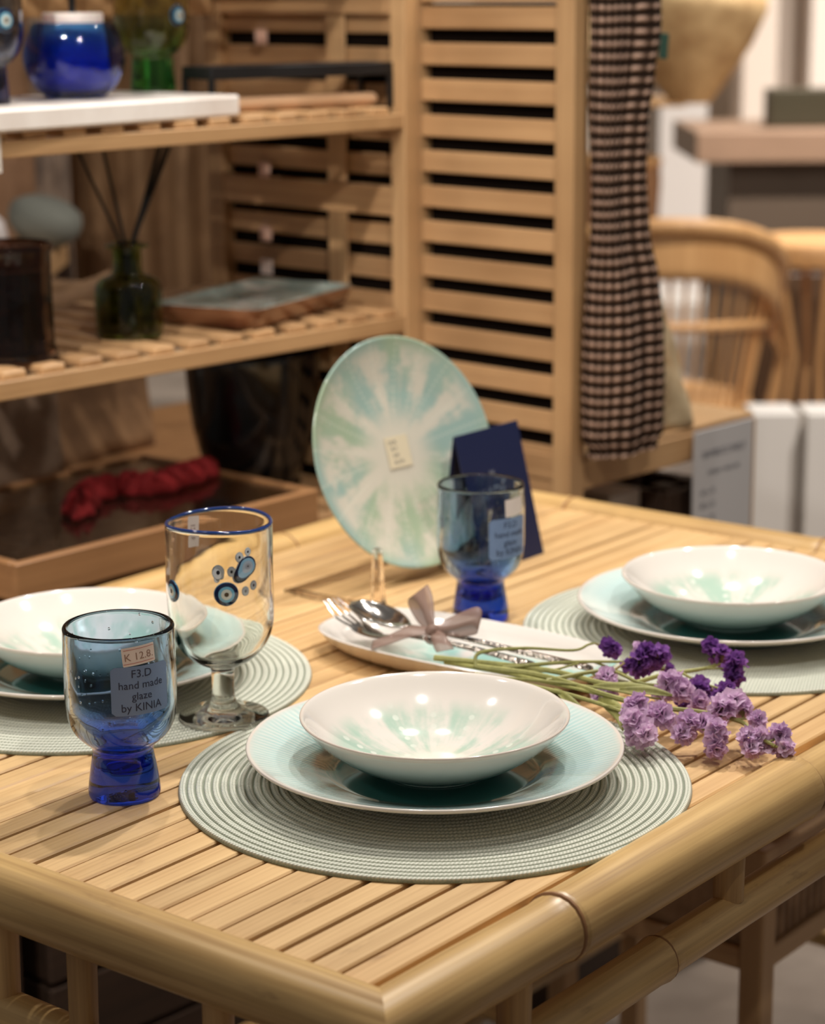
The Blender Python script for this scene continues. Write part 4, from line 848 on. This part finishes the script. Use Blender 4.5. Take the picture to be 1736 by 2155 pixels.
for s, sz, z in (('BAMBOO SHELF', .0135, -.028), ('indoor rack set', .0115, -.052), ('60 x 33', .0105, -.078), ('80 x 33', .0105, -.096), ('60 x 90', .0105, -.114), ('80 x 90', .0105, -.132), ('60 x 120', .0105, -.150)):
    me = textmesh(s, sz, 'CENTER' if z > -.06 else 'LEFT'); me.materials.clear(); link('notice_text', me, MAT['label_ink'], sg, (0 if z > -.06 else -.050, -.0034, z), (radians(90), 0, 0))
# cartons under the right rack
for k, (a, b, w_, h_, z) in enumerate(((.17, .12, .07, .09, .60), )):
    o = box('white_carton', -.033, .033, -.05, .05, 0, .34, MAT['white'], None, .002, tuple(S(.205, .12, .3441)), (0, 0, SA)); tag(o, 'white carton standing under the right rack shelf', 'box')

# ------------------------------------------------------------------ chair drawn up at the right of the table
chb = empty('bamboo_stool', (1.075, .45, 0), (0, 0, 0), 'bamboo stool with woven seagrass seat tucked under the far end of the table', 'stool')
W2 = .2
for sx in (-1, 1):
    for sy in (-1, 1): box('leg', sx * W2 - .0135, sx * W2 + .0135, sy * W2 - .0135, sy * W2 + .0135, 0, .492, MAT['sz'], chb, .002)
for z in (.475, .368):
    for s in (-1, 1):
        box('seat_rail', -W2 + .0135, W2 - .0135, s * W2 - .010, s * W2 + .010, z - .012, z + .012, MAT['sa'], chb, .002); box('seat_rail', s * W2 - .010, s * W2 + .010, -W2 + .0135, W2 - .0135, z - .012, z + .012, MAT['sb'], chb, .002)
for s in (-1, 1): pole('stretcher', (-W2, s * W2, .16), (W2, s * W2, .16), [(0, .011), (1, .011)], MAT['railx'], chb, [], 12); pole('stretcher', (s * W2, -W2, .21), (s * W2, W2, .21), [(0, .011), (1, .011)], MAT['raily'], chb, [], 12)
def rush():
    t = NT('woven seagrass'); x, y, z = t.xyz(t.obj())[:3]; a = t.noise(t.obj(), 40, 4, .6); w1 = t.math('SINE', t.math('MULTIPLY', x, 420)); t.set(base=t.ramp(t.math('ADD', t.math('MULTIPLY', a, .8), t.math('MULTIPLY', w1, .1)), [(.3, lin((128, 96, 66))), (.7, lin((190, 152, 116)))]), rough=.8); t.bump(w1, .6, .004); return t.m
grid('woven_seat', 24, 24, lambda u, v: Vector(((u - .5) * .39, (v - .5) * .39, .488 - .012 * sin(pi * u) * sin(pi * v))), rush(), chb, thick=.016)
for s, ax in ((-1, 'y'), (1, 'y'), (-1, 'x'), (1, 'x')):
    grid('woven_apron', 20, 6, (lambda u, v, s=s: Vector(((u - .5) * .38, s * W2, .383 + v * .078))) if ax == 'y' else (lambda u, v, s=s: Vector((s * W2, (u - .5) * .38, .383 + v * .078))), rush(), chb, thick=.012)

# ------------------------------------------------------------------ far background
def at(name, r, d, z=0, label=None, cat=None, rz=0, group=None): return empty(name, tuple(G(r, d, z)), (0, 0, GA + rz), label, cat, group)
MAT['rattan'] = bamboo('rattan cane', (176, 124, 72), (218, 168, 112), 2, .5, .1, 1)
ch = at('rattan_chair', .60, 5.3, 0, 'rattan barrel chair with curved cane back, behind the right rack', 'chair')
def backp(q, rr, z): return Vector((rr * sin(q), -rr * .95 * cos(q) * -1, z))
def arc(rr, z, drop=0, q0=-1.9, q1=1.9, n=24): return [Vector((rr * sin(q), -rr * cos(q), z - drop * (abs(q) / 1.9) ** 2.2)) for q in [q0 + (q1 - q0) * i / n for i in range(n + 1)]]
tube('top_rim', arc(.30, .79, .25), .020, MAT['rattan'], ch, 10); tube('mid_hoop', arc(.265, .55, .05), .012, MAT['rattan'], ch, 8)
grid('back_band', 40, 4, lambda u, v: Vector((.292 * sin(-1.7 + 3.4 * u), -.292 * cos(-1.7 + 3.4 * u), .775 - .11 * v - .20 * (abs(u - .5) * 2) ** 2.2)), MAT['rattan'], ch, thick=.010)
for i in range(27):
    q = -1.75 + 3.5 * i / 26; zt = .70 - .22 * (abs(q) / 1.75) ** 2.2; tube('spoke', [(.285 * sin(q), -.285 * cos(q), zt), (.255 * sin(q), -.255 * cos(q), .50), (.225 * sin(q), -.225 * cos(q), .33)], .0048, MAT['rattan'], ch, 6)
lathe('seat', [(0, .30), (.235, .30), (.245, .32), (.235, .34), (0, .345)], MAT['rattan'], ch, 40)
for i in range(4): q = pi / 4 + i * pi / 2; tube('leg', [(.20 * sin(q), -.20 * cos(q), .31), (.225 * sin(q), -.225 * cos(q), 0)], .015, MAT['rattan'], ch, 8)
ch2 = at('rattan_stool', 1.10, 5.9, 0, 'rattan stool with round flat top behind the rattan chair', 'stool')
lathe('seat', [(0, .60), (.19, .60), (.20, .625), (.19, .655), (0, .66)], MAT['rattan'], ch2, 36)
for i in range(8): q = i * pi / 4; tube('leg', [(.17 * sin(q), .17 * cos(q), .605), (.09 * sin(q), .09 * cos(q), .34), (.16 * sin(q), .16 * cos(q), 0)], .010, MAT['rattan'], ch2, 6)
for k, (r, d, wd, h) in enumerate(((.775, 4.55, .10, .44), (.905, 4.52, .14, .445))):
    o = at('white_plinth', r, d, 0, ['narrow white display plinth on the floor beside the shop sign', 'white display plinth at the right edge of the picture'][k], 'plinth'); box('body', -wd / 2, wd / 2, 0, .12, .03, h, MAT['white'], o, .002); box('base', -wd / 2 + .01, wd / 2 - .01, .01, .11, 0, .031, MAT['dark'], o, 0)
ctr = at('counter', 1.55, 7.2, 0, 'service counter with thick wooden top and dark front at the far right', 'counter')
box('worktop', -.62, 1.2, -.05, .6, .76, .86, bamboo('oak worktop', (130, 102, 80), (154, 122, 98), 0, .5, .05, .2), ctr, .004); box('front_panel', -.50, 1.1, .03, .55, 0, .76, plain('dark brown laminate', (92, 76, 62), .5), ctr, .002)
mon = at('dark_box', 1.35, 7.35, .8602, 'dark olive box standing on the far counter', 'box'); box('case', -.155, .16, 0, .12, 0, .125, plain('dark olive plastic', (66, 58, 40), .5), mon, .004); box('panel', -.145, .15, -.003, 0, .01, .115, plain('olive panel', (58, 52, 36), .4), mon, .001)
for k, (r, wd, c) in enumerate(((1.50, .21, (226, 208, 192)), (1.14, .20, (206, 196, 188)), (1.93, .58, (226, 210, 196)))):
    o = at('column', r, 9.3 - .1 * k, 0, ['cream square column behind the far counter', 'pale grey column beyond the hanging lampshade', 'wide cream column at the far right'][k], 'column'); box('shaft', -wd / 2, wd / 2, 0, .3, .06, 3.0, plain('painted column %d' % k, c, .7), o, .004); box('plinth', -wd / 2 - .015, wd / 2 + .015, -.015, .315, 0, .061, MAT['white'], o, .003)
lp = at('woven_lampshade', .745, 5.9, 1.02, 'tan woven hanging lampshade at the top right', 'lampshade')
MAT['jute'] = kraft('woven jute', (176, 138, 92), (220, 186, 134))
lathe('shade', [(.055, 0), (.10, .06), (.16, .15), (.20, .24), (.20, .30), (.195, .30), (.155, .15), (.095, .065), (.05, .005)], MAT['jute'], lp, 48, ang=180); tube('cord', [(0, 0, .29), (0, 0, 2.2)], .006, MAT['reed'], lp, 6); lathe('spider', [(0, .285), (.196, .285), (.196, .292), (0, .292)], MAT['jute'], lp, 24)
rk = at('wooden_rack', .68, 6.35, 0, 'wooden garment frame with tan basket behind the towel', 'rack')
for x, zb in ((-.18, 0), (.10, .985)): box('post', x - .012, x + .012, 0, .024, zb, 1.9, MAT['sz'], rk, .002)
for z in (.985, 1.6): box('bar', -.18, .10, .002, .022, z, z + .028, MAT['sa'], rk, .002)
cloth('jute_mat', (186, 150, 104), (222, 190, 142), .50, .75, 6.30, 1.05, 1.75, .012, 2, 'tan jute mat draped over the wooden frame', 'mat', 0)
bk = at('wicker_basket', .55, 6.0, 0, 'brown wicker basket on the floor behind the towel', 'basket'); lathe('body', [(0, 0), (.08, 0), (.11, .40), (.135, .80), (.132, .86), (.12, .86), (.10, .42), (.07, .02), (0, .02)], bamboo('brown wicker', (120, 84, 56), (160, 116, 80), 2, .7, .1, 1), bk, 40); lathe('rim', [(.126 + .012 * cos(q), .86 + .014 * sin(q)) for q in [2 * pi * i / 8 for i in range(9)]], MAT['rattan'], bk, 40)
dk = at('dark_cabinet', 1.20, 6.3, 0, 'dark brown cabinet behind the rattan chair at the right edge', 'cabinet'); box('body', -.22, .5, 0, .4, .05, .54, plain('dark walnut', (70, 48, 32), .5), dk, .003); box('door', -.20, .13, -.015, 0, .08, .51, plain('walnut door', (88, 62, 40), .5), dk, .002); box('door', .15, .48, -.015, 0, .08, .51, plain('walnut door b', (88, 62, 40), .5), dk, .002); box('base', -.2, .48, .02, .38, 0, .051, MAT['dark'], dk, 0)

# ------------------------------------------------------------------ crates added to darken the space under the racks
MAT['crate'] = bamboo('dark shade crate', (46, 32, 22), (74, 52, 36), 0, .7, .1, .5)
def crate(loc, rz, L, D, H, label):
    t = empty('shade_crate', loc, (0, 0, rz), label, 'crate', 'dark crates added to deepen shade under the racks'); n = max(3, int(H / .09)); h = H / n
    for k in range(n):
        for y in (0, D - .014): box('plank', 0, L, y, y + .014, k * h + .004, (k + 1) * h - .004, MAT['crate'], t)
        for x in (.0005, L - .0145): box('plank', x, x + .014, .015, D - .015, k * h + .004, (k + 1) * h - .004, MAT['crate'], t)
    for x in (.016, L - .046):
        for y in (.0145, D - .0445): box('corner_post', x, x + .03, y, y + .03, 0, H, MAT['crate'], t)
    box('bottom', .015, L - .015, .015, D - .015, .003, .012, MAT['crate'], t)
crate(tuple(S(-.60, .28, 0)), SA, .56, .29, .60, 'dark shade crate added to darken the floor under the left rack, nearer its end panel')
crate(tuple(S(-1.20, .28, 0)), SA, .56, .29, .58, 'dark shade crate added to darken the far left under the left rack')
crate(tuple(S(.245, .03, .3442)), SA, .115, .16, .34, 'small dark crate added to deepen shade under the right rack behind the shop sign')
crate(tuple(S(.036, .05, .3442)), SA, .125, .16, .33, 'small dark crate added to deepen shade under the right rack beside the white carton')
crate(tuple(S(.034, .03, 0)), SA, .335, .21, .27, 'dark shade crate added to darken the floor under the right rack')
rl = empty('hanging_rail', tuple(G(-.60, 3.93, 0)), (0, 0, GA), 'dark metal clothes rail behind the left rack, holding scarf and curtains', 'rail')
tube('bar', [(-.34, 0, 1.43), (.34, 0, 1.43)], .010, MAT['metal_black'], rl, 10)
for x in (-.34, .34): tube('upright', [(x, 0, 0), (x, 0, 1.43)], .010, MAT['metal_black'], rl, 10)
for x in (-.34, .34): tube('foot', [(x, -.18, .010), (x, .18, .010)], .010, MAT['metal_black'], rl, 10)
